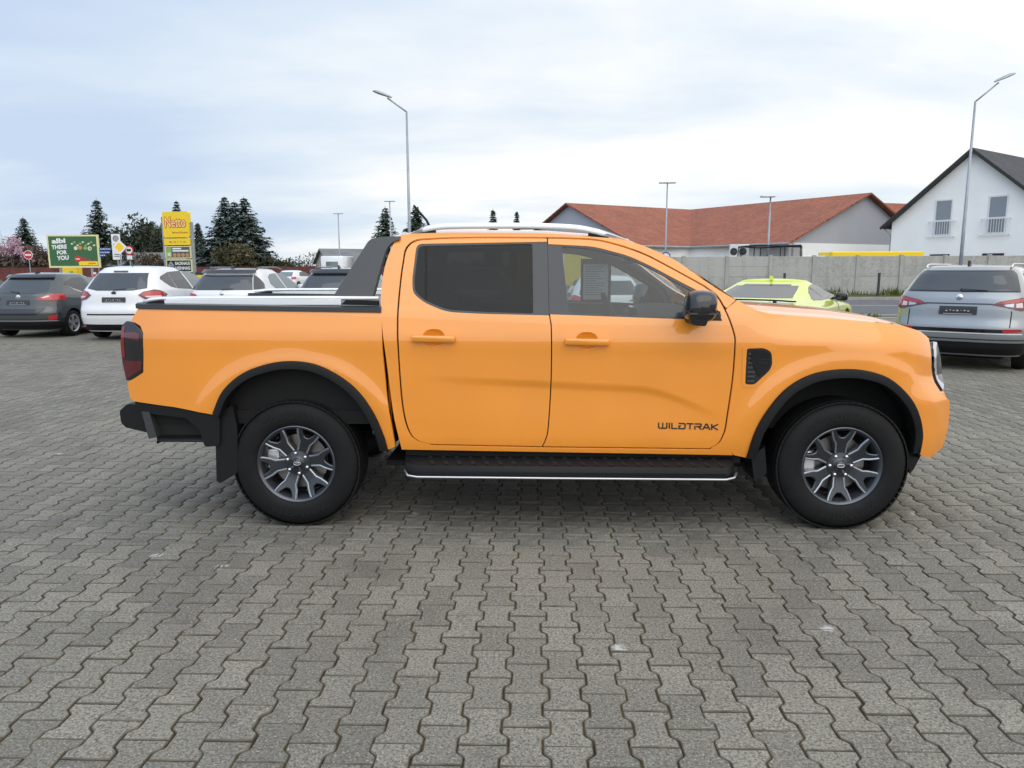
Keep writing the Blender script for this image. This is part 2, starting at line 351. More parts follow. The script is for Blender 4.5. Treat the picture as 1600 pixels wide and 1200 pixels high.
def paver_material(name, pattern=False):
    m, n, l, b = newmat(name); b.inputs['Roughness'].default_value = 0.82; b.inputs['Specular IOR Level'].default_value = 0.35
    g = n.new('ShaderNodeNewGeometry'); oi = n.new('ShaderNodeObjectInfo'); pos = g.outputs['Position']
    def noise(scale, det=4, rough=.55, dist=0):
        t = n.new('ShaderNodeTexNoise'); t.inputs['Scale'].default_value = scale; t.inputs['Detail'].default_value = det; t.inputs['Roughness'].default_value = rough; t.inputs['Distortion'].default_value = dist
        l.new(pos, t.inputs['Vector']); return t.outputs['Fac']
    def mrange(v, a, b_, c, d):
        q = n.new('ShaderNodeMapRange'); q.inputs['From Min'].default_value = a; q.inputs['From Max'].default_value = b_; q.inputs['To Min'].default_value = c; q.inputs['To Max'].default_value = d
        l.new(v, q.inputs[0]); return q.outputs[0]
    def mul(a, b_):
        q = n.new('ShaderNodeMath'); q.operation = 'MULTIPLY'
        for i, v in enumerate((a, b_)):
            if isinstance(v, (int, float)): q.inputs[i].default_value = v
            else: l.new(v, q.inputs[i])
        return q.outputs[0]
    def mixc(f, a, b_, blend='MIX'):
        q = n.new('ShaderNodeMix'); q.data_type = 'RGBA'; q.blend_type = blend
        for i, v in ((0, f), (6, a), (7, b_)):
            if isinstance(v, (int, float)): q.inputs[i].default_value = v
            elif isinstance(v, tuple): q.inputs[i].default_value = (*v, 1)
            else: l.new(v, q.inputs[i])
        return q.outputs[2]
    add = n.new('ShaderNodeMath'); add.operation = 'ADD'; l.new(g.outputs['Random Per Island'], add.inputs[0]); l.new(oi.outputs['Random'], add.inputs[1])
    fr = n.new('ShaderNodeMath'); fr.operation = 'FRACT'; l.new(add.outputs[0], fr.inputs[0])
    col = mixc(fr.outputs[0] if not pattern else noise(3.0), (0.178, 0.167, 0.138), (0.290, 0.270, 0.222))
    # patches of dirt, wet-looking tyre marks, paler sanded areas
    col = mixc(mrange(noise(1.1, 7, .65, .8), .50, .68, 0, .55), col, (0.112, 0.104, 0.088))
    col = mixc(mrange(noise(3.2, 5, .6, .4), .56, .72, 0, .5), col, (0.115, 0.106, 0.090))
    col = mixc(mrange(noise(0.45, 5, .55, .3), .46, .64, 0, .55), col, (0.300, 0.277, 0.218))
    # aggregate grains
    col = mixc(mrange(noise(95, 4, .75), .45, .60, 0, .85), col, (0.075, 0.070, 0.064))
    col = mixc(mrange(noise(130, 3, .6), .57, .68, 0, .85), col, (0.42, 0.40, 0.36))
    col = mixc(mrange(noise(38, 3, .7), .58, .70, 0, .5), col, (0.10, 0.092, 0.082))
    # scattered pale specks and chewing gum / droppings
    v = n.new('ShaderNodeTexVoronoi'); v.inputs['Scale'].default_value = 16; l.new(pos, v.inputs['Vector'])
    spk = mul(mrange(v.outputs['Distance'], .05, .09, 1, 0), mrange(noise(1.3, 3), .50, .62, 0, .8)); col = mixc(spk, col, (0.50, 0.50, 0.48))
    v2 = n.new('ShaderNodeTexVoronoi'); v2.inputs['Scale'].default_value = 2.1; l.new(pos, v2.inputs['Vector'])
    spk2 = mul(mrange(v2.outputs['Distance'], .05, .085, .85, 0), mrange(noise(22, 4, .7), .42, .55, 0, 1)); col = mixc(spk2, col, (0.52, 0.52, 0.50))
    if pattern:
        br = n.new('ShaderNodeTexBrick'); mp = n.new('ShaderNodeMapping'); l.new(pos, mp.inputs[0]); mp.inputs['Rotation'].default_value = (0, 0, R(90))
        l.new(mp.outputs[0], br.inputs['Vector']); br.inputs['Scale'].default_value = 1.0; br.inputs['Mortar Size'].default_value = 0.006; br.inputs['Brick Width'].default_value = 0.2; br.inputs['Row Height'].default_value = 0.139
        col = mixc(mul(br.outputs['Fac'], .8), col, (0.07, 0.05, 0.025))
    l.new(col, b.inputs['Base Color'])
    bp = n.new('ShaderNodeBump'); bp.inputs['Strength'].default_value = 0.5; bp.inputs['Distance'].default_value = 0.004; l.new(noise(110, 4, .65), bp.inputs['Height']); l.new(bp.outputs[0], b.inputs['Normal'])
    return m
M['paver_edge'] = ground_mat('dirty_paver_edge', (0.070, 0.060, 0.044), (0.165, 0.148, 0.115), 14.0)
M['paver'] = paver_material('grey_concrete_paver'); M['paver_far'] = paver_material('grey_paving_far', True)

def sheet(name, pts, z, mat, label=None, parent=None):
    o = mesh_obj(name, [(x, y, z) for x, y in pts], [tuple(range(len(pts)))], mat, parent)
    if parent is None: o['kind'] = 'structure'
    return o
sheet('ground', [(-1500, -900), (1500, -900), (1500, 2500), (-1500, 2500)], -0.030, M['grass'])
yard = sheet('paved_yard', [(-70, -40), (60, -40), (60, 22.6), (-70, 22.6)], -0.010, M['paver_far'])
trap = [(-3.6, 0.9), (3.4, 0.9), (14.6, 15.0), (-16.2, 15.0)]
sheet('joint_bed', trap, -0.0085, M['joint'], parent=yard)
# interlocking double-T pavers: wide ends, narrow waist, every second column shifted by half a stone
PL, PP = 0.199, 0.139
J = 0.0030
half = [(0.0825 - J, 0.0995 - .0024), (0.0825 - J, 0.0640), (0.0765 - J, 0.0550), (0.0625 - J, 0.0430), (0.0565 - J, 0.0340)]
outl = [(x, y) for x, y in half] + [(x, -y) for x, y in reversed(half)]
outl = outl + [(-x, -y) for x, y in outl]
OUT = np.array(outl)                       # 20 points
def paver_geo(out2, bev=0.0035, dep=0.022):
    n = len(out2); inn = np.array(inset([tuple(p) for p in out2], bev))
    V = np.zeros((3 * n, 3)); V[:n, :2] = inn; V[:n, 2] = 0; V[n:2 * n, :2] = out2; V[n:2 * n, 2] = -0.0030; V[2 * n:, :2] = out2; V[2 * n:, 2] = -dep
    return V
PV = paver_geo(OUT); n0 = len(OUT)
if sum(outl[i - 1][0] * outl[i][1] - outl[i][0] * outl[i - 1][1] for i in range(n0)) < 0: PV = PV.reshape(3, n0, 3)[:, ::-1].reshape(-1, 3)
PF = [tuple(range(n0))] + [(i + n0, (i + 1) % n0 + n0, (i + 1) % n0, i) for i in range(n0)] + [(i + 2 * n0, (i + 1) % n0 + 2 * n0, (i + 1) % n0 + n0, i + n0) for i in range(n0)]
cells = []
for c in range(-125, 115):
    x = -0.022 + c * PP
    sh = 0.0 if c % 2 == 0 else PL / 2
    for r in range(-10, 75):
        y = 2.655 + PL / 2 + sh + r * PL
        if y < 1.0 or y > 14.9: continue
        t = (y - 0.9) / 14.1
        if -3.5 - t * 12.6 < x < 3.3 + t * 11.2: cells.append((x, y))
cells = np.array(cells)
def wob(i):
    return RNG.normal(0, 0.0009), RNG.normal(0, 0.0009), RNG.normal(0, 0.0011), RNG.normal(0, R(0.4)), RNG.normal(0, 0.0035), RNG.normal(0, 0.0035)
# those in the frame that show largest become objects of their own
Mi = np.array(cam.matrix_world.inverted())
q = np.c_[cells, np.zeros(len(cells)), np.ones(len(cells))] @ Mi.T
pxx = q[:, 0] / -q[:, 2]; pyy = q[:, 1] / -q[:, 2]
vis = (np.abs(pxx) < 0.71) & (pyy > -0.535) & (q[:, 2] < 0)
size = np.where(vis, 1.0 / np.abs(q[:, 2]) ** 3, 0); big = set(np.argsort(-size)[:300].tolist())
me_p = bpy.data.meshes.new('paver'); me_p.from_pydata([tuple(v) for v in PV], [], PF); me_p.materials.append(M['paver']); me_p.materials.append(M['paver_edge']); PMI = [0] + [1] * n0 + [1] * n0; me_p.polygons.foreach_set('material_index', PMI)
VV = []; FF = []; k = 0
for i, (x, y) in enumerate(cells):
    dx, dy, dz, rz, tx, ty = wob(i)
    if i in big:
        o = bpy.data.objects.new('paver', me_p); COL.objects.link(o); o.parent = yard
        o.location = (x + dx, y + dy, dz); o.rotation_euler = (tx, ty, rz); continue
    c_, s_ = math.cos(rz), math.sin(rz); W = PV.copy(); W[:, 2] += dz + W[:, 1] * tx - W[:, 0] * ty
    W[:, :2] = W[:, :2] @ np.array([[c_, s_], [-s_, c_]]) + (x + dx, y + dy); VV.append(W)
VV = np.concatenate(VV); npv = len(VV) // (3 * n0)
me = bpy.data.meshes.new('paving_field'); base = np.arange(npv) * 3 * n0
loops = []; starts = []; tot = []
one = np.concatenate([np.array(f) for f in PF]); lens = np.array([len(f) for f in PF])
me.vertices.add(len(VV)); me.vertices.foreach_set('co', VV.ravel())
allv = (base[:, None] + one[None, :]).ravel(); me.loops.add(len(allv)); me.loops.foreach_set('vertex_index', allv.astype(np.int32))
al = np.tile(lens, npv); st = np.concatenate([[0], np.cumsum(al)[:-1]]); me.polygons.add(len(al)); me.polygons.foreach_set('loop_start', st.astype(np.int32)); me.polygons.foreach_set('loop_total', al.astype(np.int32))
me.materials.append(M['paver']); me.materials.append(M['paver_edge']); me.polygons.foreach_set('material_index', np.tile(np.array(PMI, np.int32), npv)); me.update(calc_edges=True); me.validate()
pf = link(bpy.data.objects.new('paving_field', me), yard); pf['kind'] = 'stuff'

# verge, road with markings, far kerb, grass strip under the wall, pavement by the red fence
sheet('grass_verge', [(-70, 22.6), (70, 22.6), (70, 23.7), (-70, 23.7)], -0.002, M['grass'])
sheet('road', [(-120, 23.7), (120, 23.7), (120, 35.6), (-120, 35.6)], -0.012, M['asphalt'])
for yy, w in ((24.3, .14), (30.4, .14)): sheet('road_line', [(-120, yy), (120, yy), (120, yy + w), (-120, yy + w)], -0.008, M['road_paint'])
kb = MB(); kb.box((-70, 22.45, -.03), (70, 22.6, .035), bev=.01); kb.build('near_kerb', M['kerb'])['kind'] = 'structure'
kb = MB(); kb.box((-120, 35.6, -.03), (120, 35.78, .12), bev=.015); kb.build('far_kerb', M['kerb'])['kind'] = 'structure'
sheet('grass_strip', [(6, 35.78), (120, 35.78), (120, 39.6), (6, 39.6)], 0.10, M['grass'])
sheet('side_street', [(-120, 35.7), (5, 35.7), (5, 93), (-120, 93)], -0.014, M['asphalt'])
sheet('pavement', [(-160, 93), (4, 93), (4, 98.5), (-160, 98.5)], -0.004, M['footpath'])
# tufts of weeds at the foot of the wall and along the verge (uncountable)
V = []; F = []
def blades(x, y, z, h, n, sp):
    for _ in range(n):
        a = random.uniform(0, 6.28); px, py = x + random.gauss(0, sp), y + random.gauss(0, sp * .5); w = random.uniform(.02, .05); hh = h * random.uniform(.4, 1.1)
        lx, ly = random.gauss(0, hh * .35), random.gauss(0, hh * .35); k = len(V)
        V.extend([(px - w * math.cos(a), py - w * math.sin(a), z), (px + w * math.cos(a), py + w * math.sin(a), z), (px + lx, py + ly, z + hh)]); F.append((k, k + 1, k + 2))
for _ in range(170):
    x = random.uniform(8, 42); blades(x, 38.6 + random.gauss(0, .25), .10, random.uniform(.15, .55), 26, .28)
for _ in range(200): blades(random.uniform(-40, 40), random.uniform(22.7, 23.6), 0, .14, 10, .2)
M['weed'] = pmat('weeds', (0.10, 0.13, 0.03), 0.9, noise=.5, nscale=2)
tag(mesh_obj('weeds', V, F, M['weed']), 'green weeds and dry grass along the foot of the grey wall', 'weeds', kind='stuff')
# ================================================================== PICKUP TRUCK  (local: x forward, y away from camera, z up)
truck = empty('pickup_truck', (0.197, 5.10, 0), 0, 'bright orange double-cab pickup truck with black wheel flares, in the foreground', 'pickup truck')
WX, WR = 1.60, 0.383
def sp(t, k): return k * math.log1p(math.exp(max(-40, min(40, t / k))))
def gz(x, c, s): return math.exp(-((x - c) / s) ** 2)
def sstep(a, b, t): t = max(0, min(1, (t - a) / (b - a))); return t * t * (3 - 2 * t)
def ftop(x): return float(np.interp(x, [0.9, 1.153, 1.504, 1.913, 2.06, 2.2, 2.3], [1.30, 1.268, 1.242, 1.201, 1.160, 1.10, 1.05]))
def hw(x, z):
    w = 0.948
    w -= 0.30 * max(0, min(z, 1.32) - 1.06) ** 1.6
    cab = sstep(-1.5, -0.8, x) * (1 - sstep(0.75, 1.15, x))
    dep = 0.0105 * sstep(-0.95, -0.2, x) * (1 - sstep(0.55, 0.95, x))             # scooped lower door, crease above it
    zc = 0.832 - 0.050 * x - 0.17 * sstep(0.40, 1.08, x)
    w -= dep * ((1 - sstep(0, .055, z - zc)) if z > zc else math.exp(-((z - zc) / 0.15) ** 2))
    w += 0.006 * gz(z, 1.13 - .01 * x, 0.07)                                       # shoulder swell
    w -= 0.55 * max(0, 0.56 - z) ** 1.7
    g = 1 - sstep(0.95, 1.35, x)
    w -= 0.43 * sp(z - 1.27 + 0.02 * x, 0.022) * g
    w -= 2.2 * max(0, z - 1.63) ** 2 * g
    if x > 0.9: w -= sstep(0.95, 1.3, x) * 0.9 * max(0, z - (ftop(x) - 0.16)) ** 1.5
    if x > 1.72: w -= (0.155 + 0.08 * sstep(0.74, 0.92, z)) * ((x - 1.72) / 0.5) ** 2.2
    if x < -2.25: w -= 0.028 * ((-2.25 - x) / 0.3) ** 2
    for cx in (-WX, WX):                                                          # muscular haunches round the arches
        r = math.hypot(x - cx, z - 0.36); w += 0.012 * math.exp(-((r - 0.64) / (0.055 if r > .64 else .2)) ** 2) * sstep(0.45, 0.75, z)
    return w
def surf(f, s):
    f.sgn = -1 if s > 0 else 1      # outward side of the surface
    return f
def side(s): return surf(lambda x, z: (x, s * hw(x, z), z), s)
rarch = spline([(-2.062, 0.700), (-1.993, 0.832), (-1.874, 0.933), (-1.725, 0.989), (-1.585, 1.006), (-1.446, 0.987), (-1.314, 0.923), (-1.206, 0.833), (-1.121, 0.708), (-1.066, 0.57), (-1.045, 0.475)], 5)
farch = spline([(1.040, 0.435), (1.070, 0.574), (1.124, 0.699), (1.225, 0.836), (1.353, 0.922), (1.50, 0.957), (1.661, 0.955), (1.808, 0.91), (1.934, 0.812), (2.015, 0.701), (2.061, 0.577), (2.064, 0.455)], 5)
fd_front = spline([(0.782, 1.424), (0.850, 1.370), (0.892, 1.292), (0.936, 1.163), (0.943, 1.084), (0.938, 0.895), (0.911, 0.624)], 5) + spline([(0.905, 0.590), (0.877, 0.527), (0.826, 0.491)], 4)
fd_top = spline([(-0.112, 1.703), (0.02, 1.699), (0.204, 1.684), (0.425, 1.616), (0.605, 1.524), (0.775, 1.428)], 5)
b_line = spline([(-0.112, 1.703), (-0.103, 1.29), (-0.092, 1.186), (-0.092, 0.893), (-0.107, 0.621), (-0.122, 0.545), (-0.142, 0.500)], 4)
rd_top = spline([(-0.112, 1.703), (-0.527, 1.706), (-0.790, 1.700), (-0.890, 1.687), (-0.938, 1.640), (-0.952, 1.56), (-0.962, 1.448), (-0.969, 1.252), (-0.963, 0.961), (-0.948, 0.729), (-0.916, 0.591), (-0.866, 0.533), (-0.797, 0.512)], 5)
fdoor = fd_top + fd_front + [(-0.142, 0.500)] + b_line[::-1][1:-1]
rdoor = b_line + [(-0.797, 0.512)] + rd_top[::-1][1:-1]
fwin = rounded([(-0.030, 1.655), (0.151, 1.640), (0.352, 1.586), (0.484, 1.524), (0.626, 1.446), (0.733, 1.385), (0.685, 1.243), (0.008, 1.278)], [.012, .05, .05, .05, .05, .02, .012, .012])
rwin = rounded([(-0.868, 1.660), (-0.2, 1.671), (-0.195, 1.274), (-0.518, 1.285), (-0.690, 1.296), (-0.814, 1.346), (-0.876, 1.395), (-0.884, 1.46)], [.03, .015, .012, .1, .05, .05, .03, .05])
fopen = rounded([(-0.112, 1.668), (0.155, 1.653), (0.358, 1.598), (0.490, 1.536), (0.632, 1.458), (0.790, 1.375), (0.872, 1.262), (0.86, 1.232), (-0.104, 1.268)], [0, .05, .05, .05, .05, .02, .02, .01, 0])
ropen = rounded([(-0.880, 1.672), (-0.112, 1.682), (-0.104, 1.262), (-0.518, 1.272), (-0.694, 1.283), (-0.822, 1.335), (-0.888, 1.388), (-0.897, 1.46)], [.035, 0, 0, .1, .05, .05, .03, .05])
def with_hole(o, *h): return (o, list(h))
cabf = ([(0.965, 0.452), (-0.965, 0.480)] + spline([(-0.972, 0.52), (-1.008, 0.717), (-1.043, 1.056), (-1.066, 1.273), (-1.073, 1.381), (-1.060, 1.535), (-1.020, 1.665), (-0.990, 1.712), (-0.925, 1.731), (-0.664, 1.737), (-0.117, 1.729), (0.152, 1.709), (0.368, 1.682), (0.608, 1.581), (0.74, 1.489), (0.871, 1.398), (0.958, 1.345)], 4)
        + [(0.905, 1.300)] + [(x + .006, z + .004) for x, z in fd_front[:10][::-1]] + [(x, z + .007) for x, z in fd_top[::-1]] + [(x - (.007 if x < -.85 else 0), z + (.007 if z > 1.6 else 0)) for x, z in rd_top[1:]] + [(-0.797, 0.505), (-0.142, 0.493), (0.83, 0.484), (0.885, 0.520), (0.93, 0.50)])
def cabframe_fix(p):  # tidy duplicate neighbours
    o = []
    for q in p:
        if not o or abs(q[0] - o[-1][0]) + abs(q[1] - o[-1][1]) > 2e-3: o.append(q)
    return o
cabf = cabframe_fix(cabf)
fender = cabframe_fix([(x + .007, z) for x, z in fd_front if z < 1.31] + [(0.892, 0.515), (0.93, 0.492), (0.972, 0.452)] + [(x * .985 + WX * .015, z - .012 if z > .5 else z) for x, z in farch] + [(2.10, 0.425), (2.168, 0.407), (2.262, 0.462), (2.290, 0.60), (2.284, 0.735), (2.205, 0.795), (2.160, 0.86), (2.130, 0.95), (2.122, 1.06), (2.118, 1.115), (2.05, 1.158), (1.913, 1.197), (1.70, 1.222), (1.504, 1.239), (1.30, 1.254), (1.153, 1.267), (1.08, 1.285), (0.965, 1.343), (0.912, 1.303)])
bed = cabframe_fix([(-2.485, 1.314), (-1.064, 1.291), (-1.061, 1.20), (-1.060, 1.054), (-1.045, 0.83), (-1.004, 0.498), (-1.04, 0.480)] + [(x * .985 - WX * .015, z - .012 if z > .5 else z) for x, z in rarch[::-1]] + [(-2.30, 0.733), (-2.548, 0.762), (-2.572, 0.785), (-2.580, 0.872), (-2.520, 0.905), (-2.470, 0.935), (-2.458, 1.05), (-2.452, 1.165), (-2.470, 1.205), (-2.520, 1.232), (-2.533, 1.232)])
for s in (-1, 1):
    S = side(s); far = s > 0; st = 0.026 if not far else 0.05
    patch('bed_side', bed, S, M['orange'], truck, st, 0.03)
    patch('cab_side', cabf, S, M['orange'], truck, st, 0.03)
    patch('front_fender', fender, S, M['orange'], truck, st, 0.03)
    for nm, outl_, opn, win in (('front_door', fdoor, fopen, fwin), ('rear_door', rdoor, ropen, rwin)):
        hx0, hx1, hz = ((-0.889, -0.636, 1.135) if nm == 'rear_door' else (-0.018, 0.236, 1.117)); hm = (hx0 + hx1) / 2; ca_, cb_ = .066, .050
        cup = [(hm + ca_ * math.copysign(abs(math.cos(a)) ** .8, math.cos(a)), hz + .002 + cb_ * math.sin(a)) for a in np.linspace(0, 2 * math.pi, 36, endpoint=False)]
        d = patch(nm, with_hole(inset(cabframe_fix(outl_), 0.0035), opn, cup), S, M['orange'], truck, .013 if not far else .05, 0.02)
        patch('handle_cup', inset(cup, -.003), surf(lambda x, z: (x, s * (hw(x, z) - .002 - .022 * (1 - min(1, ((x - hm) / ca_) ** 2 + ((z - hz - .002) / cb_) ** 2)) ** .8), z), s), M['orange'], d, 0.009, 0)
        patch('door_lining', with_hole(inset(cabframe_fix(outl_), 0.0035), opn), S, M['interior_grey'], d, .07, 0, off=-.024)
        # black window surround set just inside the opening, glass inside that
        patch('window_frame', with_hole(inset(opn, .001), win), S, M['plastic_grey'] if not far else M['plastic'], d, 0.04, 0.012, off=-0.004)
        g = patch('window', win, S, M['glass'] if nm == 'front_door' else M['glass_dark'], d, 0.05, 0.0, off=-0.007)
        if nm == 'rear_door' and not far:
            patch('window_divider', [(-0.832, 1.664), (-0.820, 1.664), (-0.806, 1.343), (-0.818, 1.349)], S, M['gap'], d, 0.04, 0.004, off=-0.004)
        # handle bar over the cup
        b = MB(); pts = rounded([(hx0, hz - .019), (hx1, hz - .024), (hx1, hz + .016), (hx0, hz + .021)], .014)
        n_ = len(pts); lv = [(.004, .002), (0.0, .022), (.003, .032), (.009, .036)]
        VV2 = []; 
        for ins, o_ in lv:
            for (x, z) in (inset(pts, ins) if ins else pts): VV2.append((x, s * (hw(hm, hz) + o_), z))
        FF2 = [(i + k * n_, (i + 1) % n_ + k * n_, (i + 1) % n_ + (k + 1) * n_, i + (k + 1) * n_) for k in range(3) for i in range(n_)] + [tuple(range(3 * n_, 4 * n_))]
        b.add(VV2, FF2); b.build('door_handle', M['orange'], d, sharp=35)
    patch('pillar_trim', cabf, S, M['interior_grey'], truck, .07, 0, off=-.034)
    # thick dark returns behind the shut lines
    for ln in (b_line, rd_top[8:], fd_front, fd_top):
        V = []; F = []
        for (x, z) in ln: y = s * (hw(x, z) - 0.016); V += [(x - .02, y, z), (x + .02, y, z), (x, y, z - .02), (x, y, z + .02)]
        for i in range(len(ln) - 1): F += [(4 * i, 4 * i + 1, 4 * i + 5, 4 * i + 4), (4 * i + 2, 4 * i + 3, 4 * i + 7, 4 * i + 6)]
        mesh_obj('door_seal', V, F, M['gap'], truck)
    # wheel-arch flares
    for arch, cx, ins in ((rarch, -WX, .048), (farch, WX, .052)):
        V = []; F = []; sec = [(0.0, .0), (0.0, .014), (.10, .022), (.55, .027), (.92, .026), (1.0, .018), (1.0, -.07)]
        cz = .40
        for (x, z) in arch:
            dx, dz = x - cx, max(z - cz, 0.02); L = math.hypot(dx, dz); ux, uz = -dx / L, -dz / L
            if z < .62: ux, uz = (-1 if dx > 0 else 1), 0.0
            y0 = hw(x, z)
            for (a, o_) in sec: V.append((x + ux * a * ins, s * (y0 + o_), z + uz * a * ins))
        m = len(sec)
        for i in range(len(arch) - 1):
            for k in range(m - 1): F.append((i * m + k, i * m + k + 1, (i + 1) * m + k + 1, (i + 1) * m + k))
        F += [tuple(range(m)), tuple(range((len(arch) - 1) * m, len(arch) * m))]
        b = MB(); b.add(V, F); b.build('wheel_flare', M['plastic'], truck, sharp=40)
        # liner
        V = []; F = []
        for (x, z) in arch:
            for y in (.90, .50): V.append((x * .97 + cx * .03, s * y, z - .03))
        F = [(2 * i, 2 * i + 1, 2 * i + 3, 2 * i + 2) for i in range(len(arch) - 1)]
        k_ = len(V); V += [(x * .97 + cx * .03, s * .50, z - .03) for x, z in arch]; F.append(tuple(range(k_, k_ + len(arch))))
        mesh_obj('wheel_arch_liner', V, F, M['under'], truck)
    # sill below the doors, running board
    b = MB(); b.box((-0.95, s * .80, .395), (1.02, s * .895, .465)); b.build('sill', M['under'], truck)
    prof = [(.955, .425), (1.03, .405), (1.05, .375), (1.045, .345), (1.0, .330), (.80, .335), (.78, .40), (.90, .43)]
    xs = [-0.952, -0.935, -0.86, 0.90, 0.955, 0.975]; tap = [.55, .8, 1, 1, .8, .55]; V = []; F = []; n_ = len(prof)
    for x, t in zip(xs, tap):
        for (y, z) in prof: V.append((x, s * (.78 + (y - .78) * t), z - (.004 * x) + (1 - t) * .02))
    for i in range(len(xs) - 1):
        for k in range(n_): F.append((i * n_ + k, i * n_ + (k + 1) % n_, (i + 1) * n_ + (k + 1) % n_, (i + 1) * n_ + k))
    F += [tuple(range(n_)), tuple(range((len(xs) - 1) * n_, len(xs) * n_))]
    b = MB(); b.add(V, F); stp = b.build('running_board', M['plastic'], truck, sharp=40)
    b = MB()
    for i in range(22): x = -.82 + i * .079; b.add([(x, s * .90, .4335 - .004 * x), (x + .022, s * .90, .4335 - .004 * x), (x + .058, s * 1.02, .4115 - .004 * x), (x + .036, s * 1.02, .4115 - .004 * x)], [(0, 1, 2, 3)])
    b.build('step_tread', M['gap'], stp)
    b = MB(); b.tube([(-.94, s * 1.0, .372), (-.915, s * 1.043, .352), (-.86, s * 1.050, .346), (0, s * 1.052, .342), (.90, s * 1.050, .338), (.95, s * 1.035, .345), (.97, s * 1.0, .362)], .0065, 8); b.build('step_trim', M['alu_grey'], stp, smooth=True)
    # roof rail: bright aluminium arch on three black feet
    rail = spline([(-0.935, 1.730), (-0.870, 1.764), (-0.790, 1.785), (-0.655, 1.794), (-0.255, 1.793), (0.019, 1.783), (0.15, 1.763), (0.27, 1.729), (0.400, 1.676)], 5)
    V = []; F = []
    for i, (x, z) in enumerate(rail):
        t = i / (len(rail) - 1); h_ = .034 * min(1, 4 * t + .25, 4 * (1 - t) + .25); y = .675 if x < 0 else .675 + .02 * x
        for (dy, dz) in ((.018, -h_), (.022, -h_ * .4), (.012, 0), (-.012, 0), (-.02, -h_ * .5), (-.015, -h_)): V.append((x, s * (y + dy), z + dz))
    for i in range(len(rail) - 1):
        for k in range(6): F.append((i * 6 + k, i * 6 + (k + 1) % 6, (i + 1) * 6 + (k + 1) % 6, (i + 1) * 6 + k))
    b = MB(); b.add(V, F); rr = b.build('roof_rail', M['alu_grey'], truck, sharp=50)
    for x0, x1, za, zb in ((-.90, -.775, 1.735, 1.765), (-.30, -.16, 1.775, 1.770), (.13, .25, 1.70, 1.735)):
        b = MB(); b.box((x0, s * .655, za - .02), (x1, s * .69, zb)); b.build('rail_foot', M['plastic'], rr)
    # bed rail: black capping, bright panel and tube of the roller cover
    b = MB(); V = []; F = []; xs = np.linspace(-2.50, -1.066, 16); pr = [(.012, -.008), (.012, .018), (-.01, .026), (-.10, .026), (-.10, -.008)]
    for x in xs:
        zt = 1.312 - .0163 * (x + 2.485); y0 = hw(x, zt)
        for (o_, dz) in pr: V.append((x, s * (y0 + o_), zt + dz))
    n_ = len(pr)
    for i in range(len(xs) - 1):
        for k in range(n_): F.append((i * n_ + k, i * n_ + (k + 1) % n_, (i + 1) * n_ + (k + 1) % n_, (i + 1) * n_ + k))
    F += [tuple(range(n_)), tuple(range((len(xs) - 1) * n_, len(xs) * n_))]; b.add(V, F); b.build('bed_capping', M['plastic_grey'], truck, sharp=40)
    b = MB(); b.box((-2.33, s * .875, 1.325), (-1.30, s * .90, 1.352)); b.build('rail_panel', M['alu'], truck)
    b = MB(); b.prism([(-2.46, 1.325), (-2.33, 1.325), (-2.33, 1.352), (-2.37, 1.351), (-2.42, 1.343)], lambda x, z: (x, s * .870, z), lambda x, z: (x, s * .898, z)); b.build('rail_end', M['plastic'], truck); b = MB(); b.prism([(-1.30, 1.325), (-1.085, 1.318), (-1.085, 1.345), (-1.25, 1.350), (-1.27, 1.352)], lambda x, z: (x, s * .868, z), lambda x, z: (x, s * .904, z)); b.build('rail_end', M['plastic'], truck)
    b = MB(); b.tube([(-2.47, s * .865, 1.338), (-2.43, s * .87, 1.352), (-2.36, s * .875, 1.360), (-2.2, s * .88, 1.3625), (-1.5, s * .885, 1.362), (-1.085, s * .885, 1.360)], .012, 10); b.build('cargo_rail', M['alu'], truck, smooth=True)
    # sports-bar sail
    sail = rounded([(-1.156, 1.702), (-1.347, 1.374), (-1.120, 1.368), (-1.083, 1.535), (-1.056, 1.640), (-1.025, 1.683), (-.978, 1.698), (-.976, 1.716), (-1.06, 1.716)], [.03, .004, .004, .05, .04, .03, .004, .004, .05])
    def fy(o_): return lambda x, z: (x, s * (.885 - .40 * (z - 1.37) - .10 * max(0, z - 1.62) + o_), z)
    b = MB(); b.prism(sail, fy(-.07), fy(.0)); b.build('sports_bar', M['plastic_grey'], truck, sharp=30)
    # tail lamp wraps the corner
    lam = rounded([(-2.457, 1.172), (-2.520, 1.228), (-2.560, 1.232), (-2.592, 1.205), (-2.603, 1.10), (-2.605, 0.99), (-2.585, 0.880), (-2.475, 0.937), (-2.462, 1.05)], [.02, .02, .01, .01, .01, .02, .01, .02, .03])
    TL = surf(lambda x, z: (x, s * (hw(x, z) - .12 * max(0, -2.53 - x)), z), s)
    lp = patch('tail_lamp', lam, TL, M['black_gloss'], truck, 0.025, 0.10, off=0.004)
    for nm, pl, m_ in (('red_reflector', [(-2.475, .955), (-2.478, 1.0), (-2.602, 1.005), (-2.584, .89)], 'dark_red_lens'), ('red_edge', [(-2.570, 1.20), (-2.588, 1.198), (-2.602, 1.10), (-2.603, 1.02), (-2.580, 1.02), (-2.578, 1.10)], 'edge_red'), ('lamp_band', [(-2.475, 1.16), (-2.50, 1.17), (-2.575, 1.165), (-2.575, 1.135), (-2.475, 1.12)], 'dark_red_lens')):
        patch(nm, pl, TL, M[m_], lp, 0.02, 0.002, off=0.007)
    # head lamp with bright C-shaped running light
    HL = side(s)
    hl = patch('head_lamp', rounded([(2.135, 1.060), (2.150, 1.095), (2.215, 1.080), (2.245, 1.0), (2.255, 0.84), (2.215, 0.800), (2.172, 0.865), (2.143, 0.95)], .012), HL, M['black_gloss'], truck, 0.02, 0.08, off=0.003)
